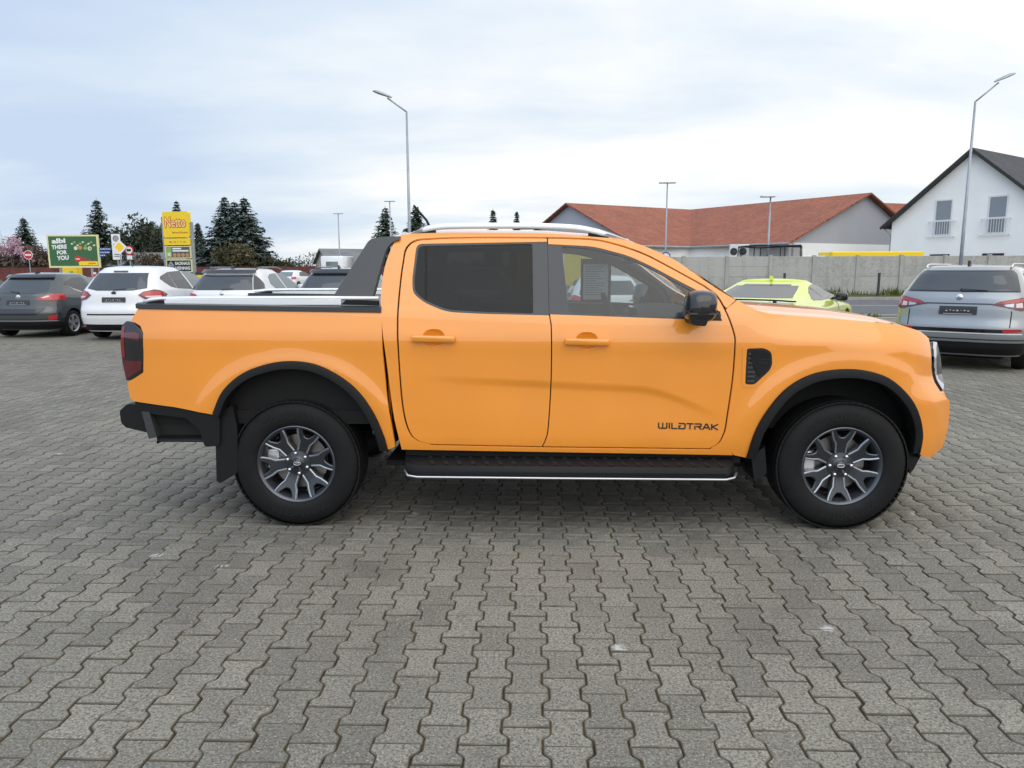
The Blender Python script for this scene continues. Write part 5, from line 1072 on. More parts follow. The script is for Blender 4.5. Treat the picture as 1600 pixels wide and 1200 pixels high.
# ---- concrete panel wall beyond the road
wall = empty('concrete_wall', (3.4, 39.4, 0), R(.6), 'long grey concrete panel wall with posts beyond the road', 'wall')
me_pan = None; NB = 20; BW = 2.28
for i in range(NB + 1):
    if i == 0: b = MB(); b.box((-.09, -.09, -.1), (.09, .09, 2.18), bev=.015); post0 = b.build('post', M['wall_post'], wall)
    else: o = post0.copy(); COL.objects.link(o); o.location = (i * BW, 0, random.uniform(-.02, .02))
    if i == NB: break
    for k in range(4):
        if me_pan is None: b = MB(); b.box((.085, -.035, 0), (BW - .085, .035, .524), bev=.010); o = b.build('panel', M['wall_concrete'], wall); me_pan = o.data
        else: o = bpy.data.objects.new('panel', me_pan); link(o, wall)
        o.location = (i * BW, random.uniform(-.012, .012), .02 + k * .525)
for x in (12.9, 17.55): 
    o = empty('marker_post', (x, 38.3 if x < 15 else 38.0, .08), 0, 'thin dark post before the grey wall, %s the lime coupe' % ('behind' if x < 15 else 'right of'), 'post', 'dark posts before the wall'); b = MB(); b.box((-.05, -.05, 0), (.05, .05, 1.15), bev=.01); b.build('shaft', M['galv_dark'], o); b = MB(); b.box((-.056, -.056, 1.15), (.056, .056, 1.18)); b.build('cap', M['galv_dark'], o)

# ---- white gabled house
hs_ = empty('white_house', (29.08, 50.86, 0), math.atan2(-.8, .6), 'white rendered house with steep dark tiled gable roof and tall windows', 'house')   # local x: right along the gable, y: back
W2, HE, HP, LN = 5.1, 4.85, 9.15, 11.0
b = MB(); b.prism([(-W2, -.2), (W2, -.2), (W2, HE), (0, HP - .02), (-W2, HE)], lambda x, z: (x, 0, z), lambda x, z: (x, LN, z)); b.build('wall', M['render_white'], hs_)
k = (HP - HE) / W2; ov = .62
for sg in (-1, 1):
    a = (sg * (W2 + ov), -.45, HE - ov * k + .12); bb = (sg * (W2 + ov), LN + .45, HE - ov * k + .12); c = (0, LN + .45, HP + .14); d = (0, -.45, HP + .14)
    slope('roof', a, bb, c, d, M['tile_charcoal'], hs_, .2)
    b = MB(); b.prism([(sg * (W2 + ov), HE - ov * k - .12), (sg * (W2 + ov), HE - ov * k + .10), (0, HP + .12), (0, HP - .12)], lambda x, z: (x, -.46, z), lambda x, z: (x, -.49, z)); b.build('bargeboard', M['wood_dark'], hs_)
for cx in (-1.62, 1.72):
    b = MB(); b.box((cx - .60, -.03, 3.62), (cx + .60, .1, 6.12)); w = b.build('window', M['frame_white'], hs_)
    b = MB(); b.box((cx - .46, -.045, 4.75), (cx + .50, -.031, 6.02)); b.build('pane', M['pane'], w); b = MB(); b.box((cx - .46, -.045, 3.78), (cx + .50, -.031, 4.62)); b.build('pane', M['pane'], w)
    b = MB()
    for z in (3.58, 4.62): b.box((cx - .85, -.20, z), (cx + .85, -.16, z + .05))
    for q in range(12): x = cx - .85 + q * 1.7 / 11; b.box((x - .012, -.19, 3.6), (x + .012, -.17, 4.64))
    for x in (-.85, .85): b.box((cx + x - .02, -.2, 3.58), (cx + x + .02, .02, 3.64)); b.box((cx + x - .02, -.2, 4.60), (cx + x + .02, .02, 4.66))
    b.build('balustrade', M['alu'], w)
    b = MB(); b.box((cx - .62, -.03, 1.0), (cx + .62, .1, 2.35)); w = b.build('window', M['frame_white'], hs_); b = MB(); b.box((cx - .52, -.045, 1.1), (cx + .52, -.031, 2.15)); b.build('pane', M['pane'], w); b = MB(); b.box((cx - .64, -.06, 2.25), (cx + .64, -.02, 2.42)); b.build('shutter_box', M['wood_dark'], w)
for sg in (-1, 1):
    xg, zg = sg * (W2 + ov + .04), HE - ov * k + .06
    b = MB(); b.tube([(xg, -.45, zg), (xg, LN + .45, zg)], .07, 8); b.build('gutter', M['galv'], hs_); b = MB(); b.tube([(xg, .05, zg), (sg * (W2 + .1), .12, zg - .55), (sg * (W2 + .08), .12, 0)], .045, 8); b.build('downpipe', M['galv'], hs_)
b = MB(); b.box((-W2 - .02, -.025, -.1), (W2 + .02, .0, .45)); b.build('plinth', M['gable_grey'], hs_)
# ---- supermarket, two wings at right angles
sm = empty('supermarket', (0, 0, 0), 0, 'long low supermarket with red tiled roofs, grey gables and yellow end wall', 'building')
P1, P2, B1 = Vector((3.3, 67.1, 7.3)), Vector((15.7, 75.2, 7.3)), Vector((26.1, 59.8, 7.3)); HW_ = 9.0; EZ = 3.35
dA = (P1 - P2).normalized(); dB = (B1 - P2).normalized(); nA = Vector((-dA.y, dA.x, 0)); nB = Vector((-dB.y, dB.x, 0))
if nA.dot(dB) < 0: nA = -nA
if nB.dot(dA) < 0: nB = -nB
def dn(p, n, w=HW_): q = p + n * w; q.z = EZ; return q
oh = .5
# wing A (left): front slope to the inner corner, back slope
inner = dn(P2, nA) + (nB * HW_); inner.z = EZ
slope('roof', dn(P1 + dA * oh, nA, HW_ + .6), inner, P2, P1 + dA * oh, M['tile_red'], sm); slope('roof', dn(P1 + dA * oh, -nA, HW_ + .6), dn(P2 - dA * 9, -nA, HW_ + .6), P2 - dA * 9, P1 + dA * oh, M['tile_red'], sm)
slope('roof', inner, dn(B1 + dB * oh, nB, HW_ + .6), B1 + dB * oh, P2, M['tile_red'], sm); slope('roof', dn(P2 - dB * 2, -nB, HW_ + .6), dn(B1 + dB * oh, -nB, HW_ + .6), B1 + dB * oh, P2 - dB * 2, M['tile_red'], sm)
def quad(name, pts, mat, th_dir, th=.25, parent=sm):
    n = len(pts); V = [Vector(p) for p in pts] + [Vector(p) + th_dir * th for p in pts]
    b = MB(); b.add(V, [tuple(range(n)), tuple(range(2 * n - 1, n - 1, -1))] + [(i, n + i, n + (i + 1) % n, (i + 1) % n) for i in range(n)]); return b.build(name, mat, parent)
up = Vector((0, 0, 1))
for (p, d, n) in ((P1, dA, nA), (B1, dB, nB)):
    a, c = dn(p, n) , dn(p, -n); quad('gable', [a, c, p - up * .15], M['gable_grey'], -d)
a, c = dn(P1, nA), dn(P1, -nA); quad('wall', [a, c, Vector((c.x, c.y, -.1)), Vector((a.x, a.y, -.1))], M['render_yellow'], -dA)
# door in the yellow end wall
m_ = a.lerp(c, .575); t_ = (c - a).normalized()
def onwall(o_, u, z, out_): return Vector((o_.x, o_.y, 0)) + t_ * u + dA * out_ + up * z
quad('door', [onwall(m_, -.6, 0, .06), onwall(m_, .6, 0, .06), onwall(m_, .6, 3.0, .06), onwall(m_, -.6, 3.0, .06)], M['frame_white'], -dA, .05)
quad('door_pane', [onwall(m_, -.4, 1.0, .09), onwall(m_, .4, 1.0, .09), onwall(m_, .4, 2.0, .09), onwall(m_, -.4, 2.0, .09)], M['pane'], -dA, .02); quad('door_pane', [onwall(m_, -.4, 2.2, .09), onwall(m_, .4, 2.2, .09), onwall(m_, .4, 2.85, .09), onwall(m_, -.4, 2.85, .09)], M['pane'], -dA, .02)
a2 = inner.lerp(dn(P1, nA), .96); iw = inner - nB * .6 - nA * .6
w0 = dn(P1, nA, HW_ - .3); w1 = Vector((inner.x, inner.y, EZ)) - nA * .3 - nB * .3; w2 = dn(B1, nB, HW_ - .3)
y1 = w0.lerp(w1, .22)
for (p, q, m, n) in ((w0, y1, 'render_yellow', -nA), (y1, w1, 'render_white', -nA), (w1, w2, 'render_white', -nB)): quad('wall', [p, q, Vector((q.x, q.y, -.1)), Vector((p.x, p.y, -.1))], M[m], n)
a, c = dn(B1, nB), dn(B1, -nB); quad('wall', [a + up * .0, c, Vector((c.x, c.y, -.1)), Vector((a.x, a.y, -.1))], M['render_white'], -dB)
for (p, q) in ((dn(P1 + dA * oh, nA, HW_ + .66), inner), (inner, dn(B1 + dB * oh, nB, HW_ + .66))): b = MB(); b.tube([p - up * .1, q - up * .1], .09, 8); b.build('gutter', M['galv'], sm)
for f_ in (.12, .30, .48, .66):
    p = w1.lerp(w2, f_); t = (w2 - w1).normalized(); q = [Vector((p.x, p.y, 0)) + nB * .03 + up * z + t * u for u, z in ((0, 1.7), (1.3, 1.7), (1.3, 2.35), (0, 2.35))]; quad('window', q, M['pane'], -nB, .05)
# far side walls close the building
for (p, n, d, L) in ((P1, nA, dA, 14), (B1, nB, dB, 18)):
    e_ = dn(p, -n, HW_ - .3); g = e_ - d * L; quad('wall', [e_, g, Vector((g.x, g.y, -.1)), Vector((e_.x, e_.y, -.1))], M['render_white'], n)
ac = empty('air_conditioner', (14.35, 52.2, 2.1), R(-30), 'white twin-fan air conditioning unit above the grey wall', 'air conditioner'); b = MB(); b.box((-.62, -.2, -1.9), (.62, .25, 1.05), bev=.03); b.build('casing', M['frame_white'], ac)
for x in (-.31, .31):
    b = MB(); b.lathe([(0, -.215), (.25, -.215), (.26, -.20)], 'Y', 28, (x, 0, .55)); f_ = b.build('fan', M['net_black'], ac); b = MB()
    for k in range(5): b.box((x - .25, -.225, .35 + k * .1), (x + .25, -.22, .362 + k * .1))
    b.build('fan_grille', M['galv'], f_)
# ---- trampoline with safety net, yellow lorry, camper behind the wall
tr_ = empty('trampoline', (14.4, 45.6, 0), 0, 'round trampoline with black safety net behind the grey wall', 'trampoline'); b = MB(); rr_ = 1.9
pts = [(rr_ * math.cos(a), rr_ * math.sin(a)) for a in np.linspace(0, 2 * math.pi, 9)[:-1]]
b.tube([(x, y, 2.78 + .05 * (i % 2)) for i, (x, y) in enumerate(pts + pts[:1])], .045, 6); b.tube([(x, y, .9) for x, y in pts + pts[:1]], .06, 6)
b.build('hoop', M['net_black'], tr_)
for x, y in pts: b = MB(); b.tube([(x * 1.04, y * 1.04, 0), (x * 1.04, y * 1.04, 1.0), (x, y, 2.8)], .03, 6); b.build('net_pole', M['net_black'], tr_)
M['net'] = pmat('trampoline_net', (0.02, 0.02, 0.022), 0.9); M['net'].node_tree.nodes['Principled BSDF'].inputs['Alpha'].default_value = 0.36
for i in range(8):
    if i in (2,): continue
    x0, y0 = pts[i]; x1, y1_ = pts[(i + 1) % 8]; mesh_obj('net_panel', [(x0 * .98, y0 * .98, .92), (x1 * .98, y1_ * .98, .92), (x1 * .98, y1_ * .98, 2.74), (x0 * .98, y0 * .98, 2.74)], [(0, 1, 2, 3)], M['net'], tr_)
b = MB(); b.lathe([(0, .88), (1.8, .88)], 'Z', 24); b.build('jumping_mat', M['net_black'], tr_)
ly = empty('delivery_lorry', (20.4, 46.3, 0), 0, 'yellow box lorry with its roof showing above the grey wall', 'lorry'); b = MB(); b.box((-2.0, 0, .7), (3.6, 2.2, 2.50), bev=.06); b.build('box_body', M['sign_yellow'], ly)
b = MB(); b.box((-3.9, .1, .5), (-2.05, 2.1, 2.25), bev=.2); b.build('cab', M['frame_white'], ly); b = MB(); b.box((-3.6, .085, 1.4), (-2.6, .11, 2.0)); b.build('window', M['pane'], ly)
for x in (-3.0, 2.4): b = MB(); b.lathe([(0, -.02), (.38, -.02), (.42, .02), (.42, .25), (0, .25)], 'Y', 24, (x, .2, .42)); b.build('wheel', M['rubber'], ly)
text_on('lorry_lettering', 'DHL' if False else 'EXPRESS', lambda u, v: (-1.4 + u, -.004, 2.12 + v), 1.6, M['sign_red'], ly) if False else None
# red-roofed house far behind
def simple_house(name, label, loc, rz, w, L, he, hp, wallm, roofm, wins=2):
    h = empty(name, loc, rz, label, 'house'); b = MB(); b.prism([(-w, -.2), (w, -.2), (w, he), (0, hp), (-w, he)], lambda x, z: (x, 0, z), lambda x, z: (x, L, z)); b.build('wall', wallm, h); k = (hp - he) / w
    for sg in (-1, 1): slope('roof', (sg * (w + .5), -.4, he - .5 * k + .1), (sg * (w + .5), L + .4, he - .5 * k + .1), (0, L + .4, hp + .1), (0, -.4, hp + .1), roofm, h, .15)
    for i in range(wins):
        x = -w * .5 + i * w * 1.0 / max(1, wins - 1); b = MB(); b.box((x - .5, -.04, 1.0), (x + .5, .02, 2.3)); o = b.build('window', M['frame_white'], h); b = MB(); b.box((x - .4, -.06, 1.1), (x + .4, -.041, 2.2)); b.build('pane', M['pane'], o)
        y = L * .3 + i * L * .4
        for sg in (-1, 1): b = MB(); b.box((sg * w - .03, y - .6, 1.0), (sg * w + .03, y + .6, 2.2)); o = b.build('window', M['pane'], h)
    return h
simple_house('red_roof_house', 'distant house with red roof peeping between supermarket gable and white house', (40.5, 92, 0), R(-70), 4.6, 12, 5.0, 9.2, M['render_white'], M['tile_red'])
simple_house('bungalow', 'low pale bungalow with grey roof behind the red fence, beside the white camper', (-31.5, 110, 0), R(-62), 4.6, 13, 2.6, 4.5, M['stucco'], M['roof_grey'])
simple_house('bungalow', 'low grey-roofed house behind the red fence, right of the yellow sign pylon', (-48, 104, 0), R(80), 4.0, 10, 2.3, 3.9, M['stucco'], M['roof_grey'])
simple_house('bungalow', 'low grey-roofed house behind the fence, under the dark evergreen left of the pylon', (-56, 103, 0), R(85), 3.5, 9, 2.2, 3.6, M['stucco'], M['roof_grey'])
# ---- red-brown fence
fn = empty('red_fence', (-92, 96.2, 0), R(.4), 'long red-brown board fence across the background on the left', 'fence'); mp_ = None
for i in range(42):
    if mp_ is None: b = MB(); b.box((.06, -.03, .05), (1.99, .03, 1.92)); o = b.build('fence_panel', M['fence_red'], fn); mp_ = o.data; b = MB(); b.box((-.06, -.06, 0), (.06, .06, 1.98)); p_ = b.build('fence_post', M['fence_post'], fn)
    else: o = bpy.data.objects.new('fence_panel', mp_); link(o, fn); q_ = bpy.data.objects.new('fence_post', p_.data); link(q_, fn); q_.location = (i * 2.05, 0, 0)
    o.location = (i * 2.05, 0, random.uniform(-.04, .04))
# ---- white camper van and far hatchback
cv = empty('camper_van', (-21.4, 78.8, 0), 0, 'white camper van parked far off before the pale bungalow', 'van'); b = MB(); b.box((-1.35, 0, .5), (1.15, 5.0, 2.95), bev=.18); b.build('body', M['white_paint'], cv, sharp=40); b = MB(); b.box((-.75, -.02, 1.75), (.55, .02, 2.35)); b.build('rear_window', M['carglass_light'], cv); b = MB(); b.box((-1.30, -.03, .52), (1.10, .0, .75)); b.build('bumper', M['plastic'], cv)
for x in (-1.05, .85):
    b = MB(); b.box((x - .1, -.02, .9), (x + .1, .02, 1.15)); b.build('tail_lamp', M['red_lens'], cv)
    for y in (1.0, 4.0): b = MB(); b.lathe([(0, -.1), (.33, -.1), (.34, .1), (0, .1)], 'X', 20, (x, y, .34)); b.build('wheel', M['rubber'], cv)
H = hatch_hull(); hs = [('rear_window', 'c', [(-.60, 1.0), (.60, 1.0), (.52, 1.335), (-.52, 1.335)], 'carglass_light', .006), ('tail_lamp', 'both', [('r', .55, .80), ('r', .60, .98), ('r', .80, .98), ('s', .45, .9), ('r', .80, .78)], 'red_lens', .016), ('side_window', 'both', [('s', 1.0, 1.10), ('s', 1.25, 1.33), ('s', 2.05, 1.345), ('s', 2.70, .99), ('s', 1.1, 1.02)], 'carglass', .005)]
fc = build_car('hatchback_car', 'small pale hatchback far away on the side street before the red fence', (0, 0, 0), 0, H, .17, 1.41, 1.475, WHL, .305, 1.5, M['white_paint'], hs); put(fc, -18.9, 55.5, 12); fc.scale = (1, 1, 1.0)

# ---- street lamps
def lamp(label, base, h, arm, kind, r=.085):
    o = empty('street_lamp', base, 0, label, 'street lamp', 'street lamps'); b = MB(); b.tube([(0, 0, 0), (0, 0, h * .35), (0, 0, h)], [r, r * .85, r * .5], 12); b.build('mast', M['galv'], o, smooth=True)
    if kind == 'arm':
        ax, ay, az = arm; b = MB(); b.tube([(0, 0, h - .02), (ax * .8, ay * .8, h + az * .8)], .035, 8); b.build('arm', M['galv'], o, smooth=True)
        b = MB(); V = []; F = []; n = 12; dx = math.copysign(1, ax); secs = [(-.42, .05, .04), (-.30, .10, .07), (0, .17, .10), (.25, .17, .10), (.42, .10, .06), (.46, .04, .02)]; tilt = math.atan2(az, abs(ax)) * .55
        for (t, wy, hz_) in secs:
            for k in range(n): a = 2 * math.pi * k / n; lx, lz = t, hz_ * math.sin(a) * (1 if math.sin(a) > 0 else .35); V.append((ax + dx * (lx * math.cos(tilt) - lz * math.sin(tilt)), ay + wy * math.cos(a), h + az + lx * math.sin(tilt) + lz * math.cos(tilt)))
        for i in range(len(secs) - 1):
            for k in range(n): F.append((i * n + k, i * n + (k + 1) % n, (i + 1) * n + (k + 1) % n, (i + 1) * n + k))
        F += [tuple(range(n)), tuple(range((len(secs) - 1) * n, len(secs) * n))]; b.add(V, F); b.build('lamp_head', M['galv'], o, sharp=50)
    elif kind == 'T':
        b = MB(); b.box((-.55, -.10, h - .02), (.55, .10, h + .06), bev=.025); b.build('lamp_head', M['galv'], o)
    else:
        b = MB(); b.box((-.62, -.25, h - .02), (.30, .25, h + .10), bev=.04); b.build('lamp_head', M['frame_white'], o)
    return o
lamp('tall street lamp with arm to the left, rising behind the pickup cab', (-5.62, 33.85, 0), 8.45, (-1.05, 0, .72), 'arm')
lamp('tall street lamp with arm to the right, before the white house', (18.75, 33.06, 0), 8.48, (1.12, 0, .92), 'arm')
lamp('T-headed lamp mast before the red supermarket roof', (8.91, 50.28, 0), 7.1, None, 'T', .08); lamp('T-headed lamp mast before the spruces, left of the tall lamp', (-14.3, 74.6, 0), 8.2, None, 'T', .10)
lamp('T-headed lamp mast farthest left, above the bungalow', (-22.1, 84.4, 0), 7.75, None, 'T', .10); lamp('lamp mast with flat white head at the supermarket eave', (15.17, 48.46, 0), 6.0, None, 'flat', .09)
# small round prohibition sign on the T-mast
sgn = empty('round_sign', (8.91, 50.1, 2.28), 0, 'small round white sign with a blue ring on the supermarket lamp mast', 'sign'); b = MB(); b.lathe([(0, -.02), (.30, -.02), (.30, 0)], 'Y', 28); b.build('disc', M['white_sign'], sgn); b = MB(); b.lathe([(.25, -.03), (.32, -.03), (.32, -.015)], 'Y', 28); b.build('ring', M['sign_blue'], sgn); b = MB(); b.box((-.16, -.03, -.06), (.16, -.022, .06)); b.build('symbol', M['grey_print'], sgn)

# ---- supermarket pylon sign
ns = empty('pylon_sign', (-28.55, 59.2, 0), R(-14), 'tall yellow supermarket pylon sign with bakery panels on grey posts', 'sign')
for x in (-1.32, 1.32): b = MB(); b.box((x - .10, -.10, 0), (x + .10, .14, 5.75 if x < 0 else 5.3)); b.build('post', M['galv'], ns)
def board(nm, x0, x1, z0, z1, mat, fr=None, y=-.22, r=.08, th=.3):
    b = MB(); b.prism(rounded([(x0, z0), (x1, z0), (x1, z1), (x0, z1)], r), lambda x, z: (x, y, z), lambda x, z: (x, y + th, z)); o = b.build(nm, mat, ns)
    return o
def pr(o, x0, x1, z0, z1, m, y=-.235, nm='print'): b = MB(); b.box((x0, y, z0), (x1, y + .008, z1)); return b.build(nm, m, o)
p = board('sign_panel', -1.20, 1.28, 4.10, 6.12, M['sign_yellow'], r=.18)
for k in range(8): text_on('lettering', 'Netto', lambda u, v: (-.95 + u + .06 * math.cos(k * .785), -.228 - .0005 * k, 4.90 + v + .06 * math.sin(k * .785)), 1.94, M['sign_red'], p, height=.80)
text_on('lettering', 'Netto', lambda u, v: (-.95 + u, -.238, 4.90 + v), 1.94, M['pale_yellow'], p, bold=.008, height=.80)
text_on('lettering', 'Marken-Discount', lambda u, v: (-.30 + u, -.23, 4.42 + v), 1.45, M['sign_red'], p, bold=.01)
p = board('sign_panel', -1.18, 1.26, 3.50, 4.03, M['sign_yellow'], r=.05); text_on('lettering', 'Mo - Sa  7 - 21 Uhr', lambda u, v: (-.65 + u, -.23, 3.68 + v), 1.6, M['brown_print'], p, bold=.01)
p = board('sign_panel', -1.16, 1.28, 2.44, 3.42, M['cream'], r=.04); pr(p, -1.04, 1.20, 2.52, 3.35, M['grey_print'], -.232); pr(p, -1.02, -.52, 2.56, 3.32, M['leaf_print']); pr(p, -.92, -.62, 2.62, 2.90, M['pale_print'], -.24)
for x0, x1, z in ((-.42, .42, 3.16), (-.42, 1.1, 2.98)): pr(p, x0, x1, z, z + .12, M['white_sign'])
for q in range(4): b = MB(); b.lathe([(0, -.238), (.16, -.236), (.18, -.228)], 'Y', 14, (-.25 + q * .40, 0, 2.70)); b.build('bread_print', M['bread'], p)
p = board('sign_panel', -1.14, 1.30, 1.34, 2.36, M['cream'], r=.04); pr(p, -1.04, 1.22, 1.43, 2.28, M['black_print'], -.232)
for txt, z, wd in (('BACKHAUS', 1.92, 1.40), ('HENNIG', 1.54, 1.42)): text_on('lettering', txt, lambda u, v: (-.26 + u, -.236, z + v), wd, M['white_sign'], p, bold=.03, height=.26)
b = MB(); b.prism([(-.98, 1.86), (-.36, 1.86), (-.67, 2.22)], lambda x, z: (x, -.236, z), lambda x, z: (x, -.233, z)); b.box((-.96, -.236, 1.52), (-.38, -.233, 1.80)); b.build('emblem', M['paper'], p); b = MB(); b.box((-.76, -.239, 1.94), (-.58, -.2365, 2.04)); b.box((-.90, -.239, 1.58), (-.72, -.2365, 1.74)); b.box((-.62, -.239, 1.58), (-.44, -.2365, 1.74)); b.build('emblem_mark', M['black_print'], p)
# ---- billboard
bb = empty('billboard', (-31.5, 50.1, 0), R(4), 'green advertising billboard in a cream frame on grey posts', 'billboard')
for x in (-1.02, 1.10): b = MB(); b.box((x - .06, .05, 0), (x + .06, .17, 1.75)); b.build('post', M['galv'], bb)
b = MB(); b.box((-1.72, 0, 1.70), (1.72, .14, 3.93)); b.build('frame', M['cream'], bb); b = MB(); b.box((-1.60, -.012, 1.83), (1.60, 0, 3.82)); po = b.build('poster', M['billboard_green'], bb)
for txt, x, z, wd, ht in (('albi', -1.38, 3.32, .92, .34), ('THERE', -1.42, 2.94, 1.02, .28), ('FOR', -1.10, 2.58, .68, .28), ('YOU', -1.14, 2.20, .80, .30)): text_on('lettering', txt, lambda u, v: (x + u, -.018, z + v + .06 * u), wd, M['white_sign'], po, bold=.045, height=ht)
def dsc(x, z, r, m, y=-.02, n=16): b = MB(); b.lathe([(0, y), (r, y), (r, y + .005)], 'Y', n, (x, 0, z)); b.build('printed_fruit', M[m], po)
for q in range(9): x = -.12 + q * .185; z = 3.32 + .12 * math.sin(q * 2.1); b = MB(); b.box((x, -.018, z - .05), (x + .15, -.014, z + .05), rot=Matrix.Rotation(R(random.uniform(-35, 35)), 3, 'Y')); b.build('printed_leaf', M['leaf_print' if q % 2 else 'pale_print'], po)
for x, z, r, m in ((.18, 3.02, .13, 'pale_print'), (.48, 3.05, .14, 'bread'), (.82, 3.02, .12, 'leaf_print'), (1.12, 3.0, .14, 'pale_print'), (.48, 3.05, .07, 'orange_print'), (1.14, 3.0, .08, 'bread')): dsc(x, z, r, m, -.02 - (.004 if r < .1 else 0))
dsc(.26, 2.30, .22, 'sign_red', -.022, 24); text_on('lettering', 'neu', lambda u, v: (.12 + u, -.026, 2.24 + v), .28, M['white_sign'], po, bold=.02); b = MB(); b.box((.42, -.018, 2.30), (.85, -.014, 2.36)); b.box((.42, -.018, 2.20), (1.15, -.014, 2.25)); b.build('printed_line', M['sign_red'], po)
b = MB(); b.box((.30, -.018, 1.86), (1.58, -.014, 2.14)); b.build('printed_box', M['sign_yellow'], po); b = MB(); b.box((.95, -.022, 1.94), (1.45, -.019, 2.05)); b.build('printed_line', M['orange_print'], po)
# ---- traffic signs
def post_sign(name, label, x, y, h, r=.035): o = empty(name, (x, y, 0), 0, label, 'road sign', 'road signs by the junction'); b = MB(); b.tube([(0, 0, 0), (0, 0, h)], r, 8); b.build('post', M['galv'], o); return o
o = post_sign('no_entry_sign', 'round red no-entry sign left of the green billboard', -35.27, 51.0, 2.9); b = MB(); b.lathe([(0, -.06), (.29, -.06), (.30, -.05), (.30, -.035)], 'Y', 32, (0, 0, 2.6)); d = b.build('disc', M['sign_red'], o); b = MB(); b.box((-.22, -.066, 2.545), (.22, -.0605, 2.655)); b.build('bar', M['white_sign'], d); b = MB(); b.lathe([(.285, -.064), (.315, -.064), (.315, -.05)], 'Y', 32, (0, 0, 2.6)); b.build('rim', M['white_sign'], d)
o = post_sign('street_name_sign', 'three stacked blue direction signs on a post right of the billboard', -29.95, 50.3, 3.15)
for z, wd in ((2.96, .98), (2.74, .84), (2.54, .55)):
    b = MB(); b.prism([(.06, z - .09), (wd, z - .09), (wd + .1, z), (wd, z + .09), (.06, z + .09)], lambda x, q: (x, -.05, q), lambda x, q: (x, -.02, q)); d = b.build('sign_plate', M['sign_blue'], o)
    b = MB()
    for q in range(int(wd / .12)): b.box((.12 + q * .11, -.056, z - .03), (.12 + q * .11 + random.uniform(.05, .09), -.051, z + .03))
    b.build('plate_print', M['white_sign'], d)
o = post_sign('zone_sign', 'tall white zone sign behind the yellow priority diamond', -27.97, 49.25, 3.9); b = MB(); b.box((-.30, -.05, 2.22), (.30, -.03, 3.92)); d = b.build('sign_plate', M['white_sign'], o)
b = MB(); b.lathe([(.14, -.056), (.20, -.056), (.20, -.05)], 'Y', 24, (0, 0, 3.62)); b.build('ring', M['grey_print'], d); b = MB(); b.lathe([(0, -.056), (.12, -.056)], 'Y', 20, (0, 0, 3.62)); b.build('symbol', M['paper_print'], d); b = MB(); b.box((-.2, -.056, 2.55), (.2, -.051, 2.60)); b.box((-.2, -.056, 2.42), (.15, -.051, 2.47)); b.box((-.2, -.056, 3.22), (.2, -.051, 3.27)); b.build('plate_print', M['grey_print'], d)
o = post_sign('priority_sign', 'yellow and white priority road diamond sign', -27.18, 48.2, 3.3); b = MB(); e_ = .44
for nm, q, m, y in (('plate', .50, 'white_sign', -.05), ('centre', .33, 'sign_yellow', -.058)): b = MB(); b.prism(rounded([(-q, 3.02), (0, 3.02 - q), (q, 3.02), (0, 3.02 + q)], .04), lambda x, z: (x, y, z), lambda x, z: (x, y + .02 if nm == 'plate' else y + .006, z)); b.build(nm, M[m], o)
o = post_sign('overtaking_sign', 'round red-ringed sign with small white plate below, right of the priority diamond', -26.72, 48.5, 3.1); b = MB(); b.lathe([(0, -.05), (.30, -.05), (.30, -.03)], 'Y', 28, (0, 0, 2.82)); d = b.build('disc', M['white_sign'], o); b = MB(); b.lathe([(.23, -.056), (.31, -.056), (.31, -.04)], 'Y', 28, (0, 0, 2.82)); b.build('ring', M['sign_red'], d); b = MB(); b.box((-.14, -.056, 2.76), (.14, -.051, 2.90)); b.build('symbol', M['black_print'], d); b = MB(); b.box((-.17, -.05, 2.22), (.17, -.03, 2.48)); b.build('sub_plate', M['white_sign'], o)
for x, w_ in ((-30.55, 'left'), (-27.2, 'right')):
    o = empty('bollard', (x, 45.2, 0), 0, 'red and white striped bollard, %s of the two behind the parked cars' % w_, 'bollard', 'striped bollards'); b = MB(); b.tube([(0, 0, 0), (0, 0, 1.40)], .085, 12); b.build('post', M['white_sign'], o)
    for k in range(3): b = MB(); b.tube([(0, 0, .35 + k * .38), (0, 0, .53 + k * .38)], .088, 12); b.build('red_band', M['sign_red'], o)
b = MB(); b.tube([(0, 0, 0), (1.7, 0, -.08), (3.35, 0, 0)], .02, 6); o = b.build('barrier_chain', M['sign_red']); o.location = (-30.55, 45.2, 1.0); tag(o, 'red and white chain slung between the striped bollards', 'chain')
o = empty('collection_box', (-34.2, 54.0, 0), 0, 'yellow collection box with stickers under the billboard', 'box'); b = MB(); b.box((-.55, -.4, 0), (.55, .4, 1.75), bev=.04); bx = b.build('body', M['sign_yellow'], o)
for x, z, m in ((-.2, 1.2, 'orange_print'), (.2, 1.35, 'leaf_print'), (.25, .9, 'leaf_print'), (-.25, .75, 'brown_print')): b = MB(); b.box((x - .14, -.412, z - .12), (x + .14, -.405, z + .12)); b.build('sticker', M[m], bx)
o = empty('litter_bin', (-26.6, 58.6, 0), 0, 'small yellow bin with dark lid beside the pylon sign', 'bin'); b = MB(); b.box((-.3, -.3, .3), (.3, .3, 1.15), bev=.04); b.build('body', M['sign_yellow'], o); b = MB(); b.prism([(-.34, 1.15), (.34, 1.15), (.26, 1.38), (-.26, 1.38)], lambda x, z: (x, -.34, z), lambda x, z: (x, .34, z)); b.build('lid', M['galv_dark'], o); b = MB(); b.box((-.05, -.05, 0), (.05, .05, .3)); b.build('foot', M['galv_dark'], o)

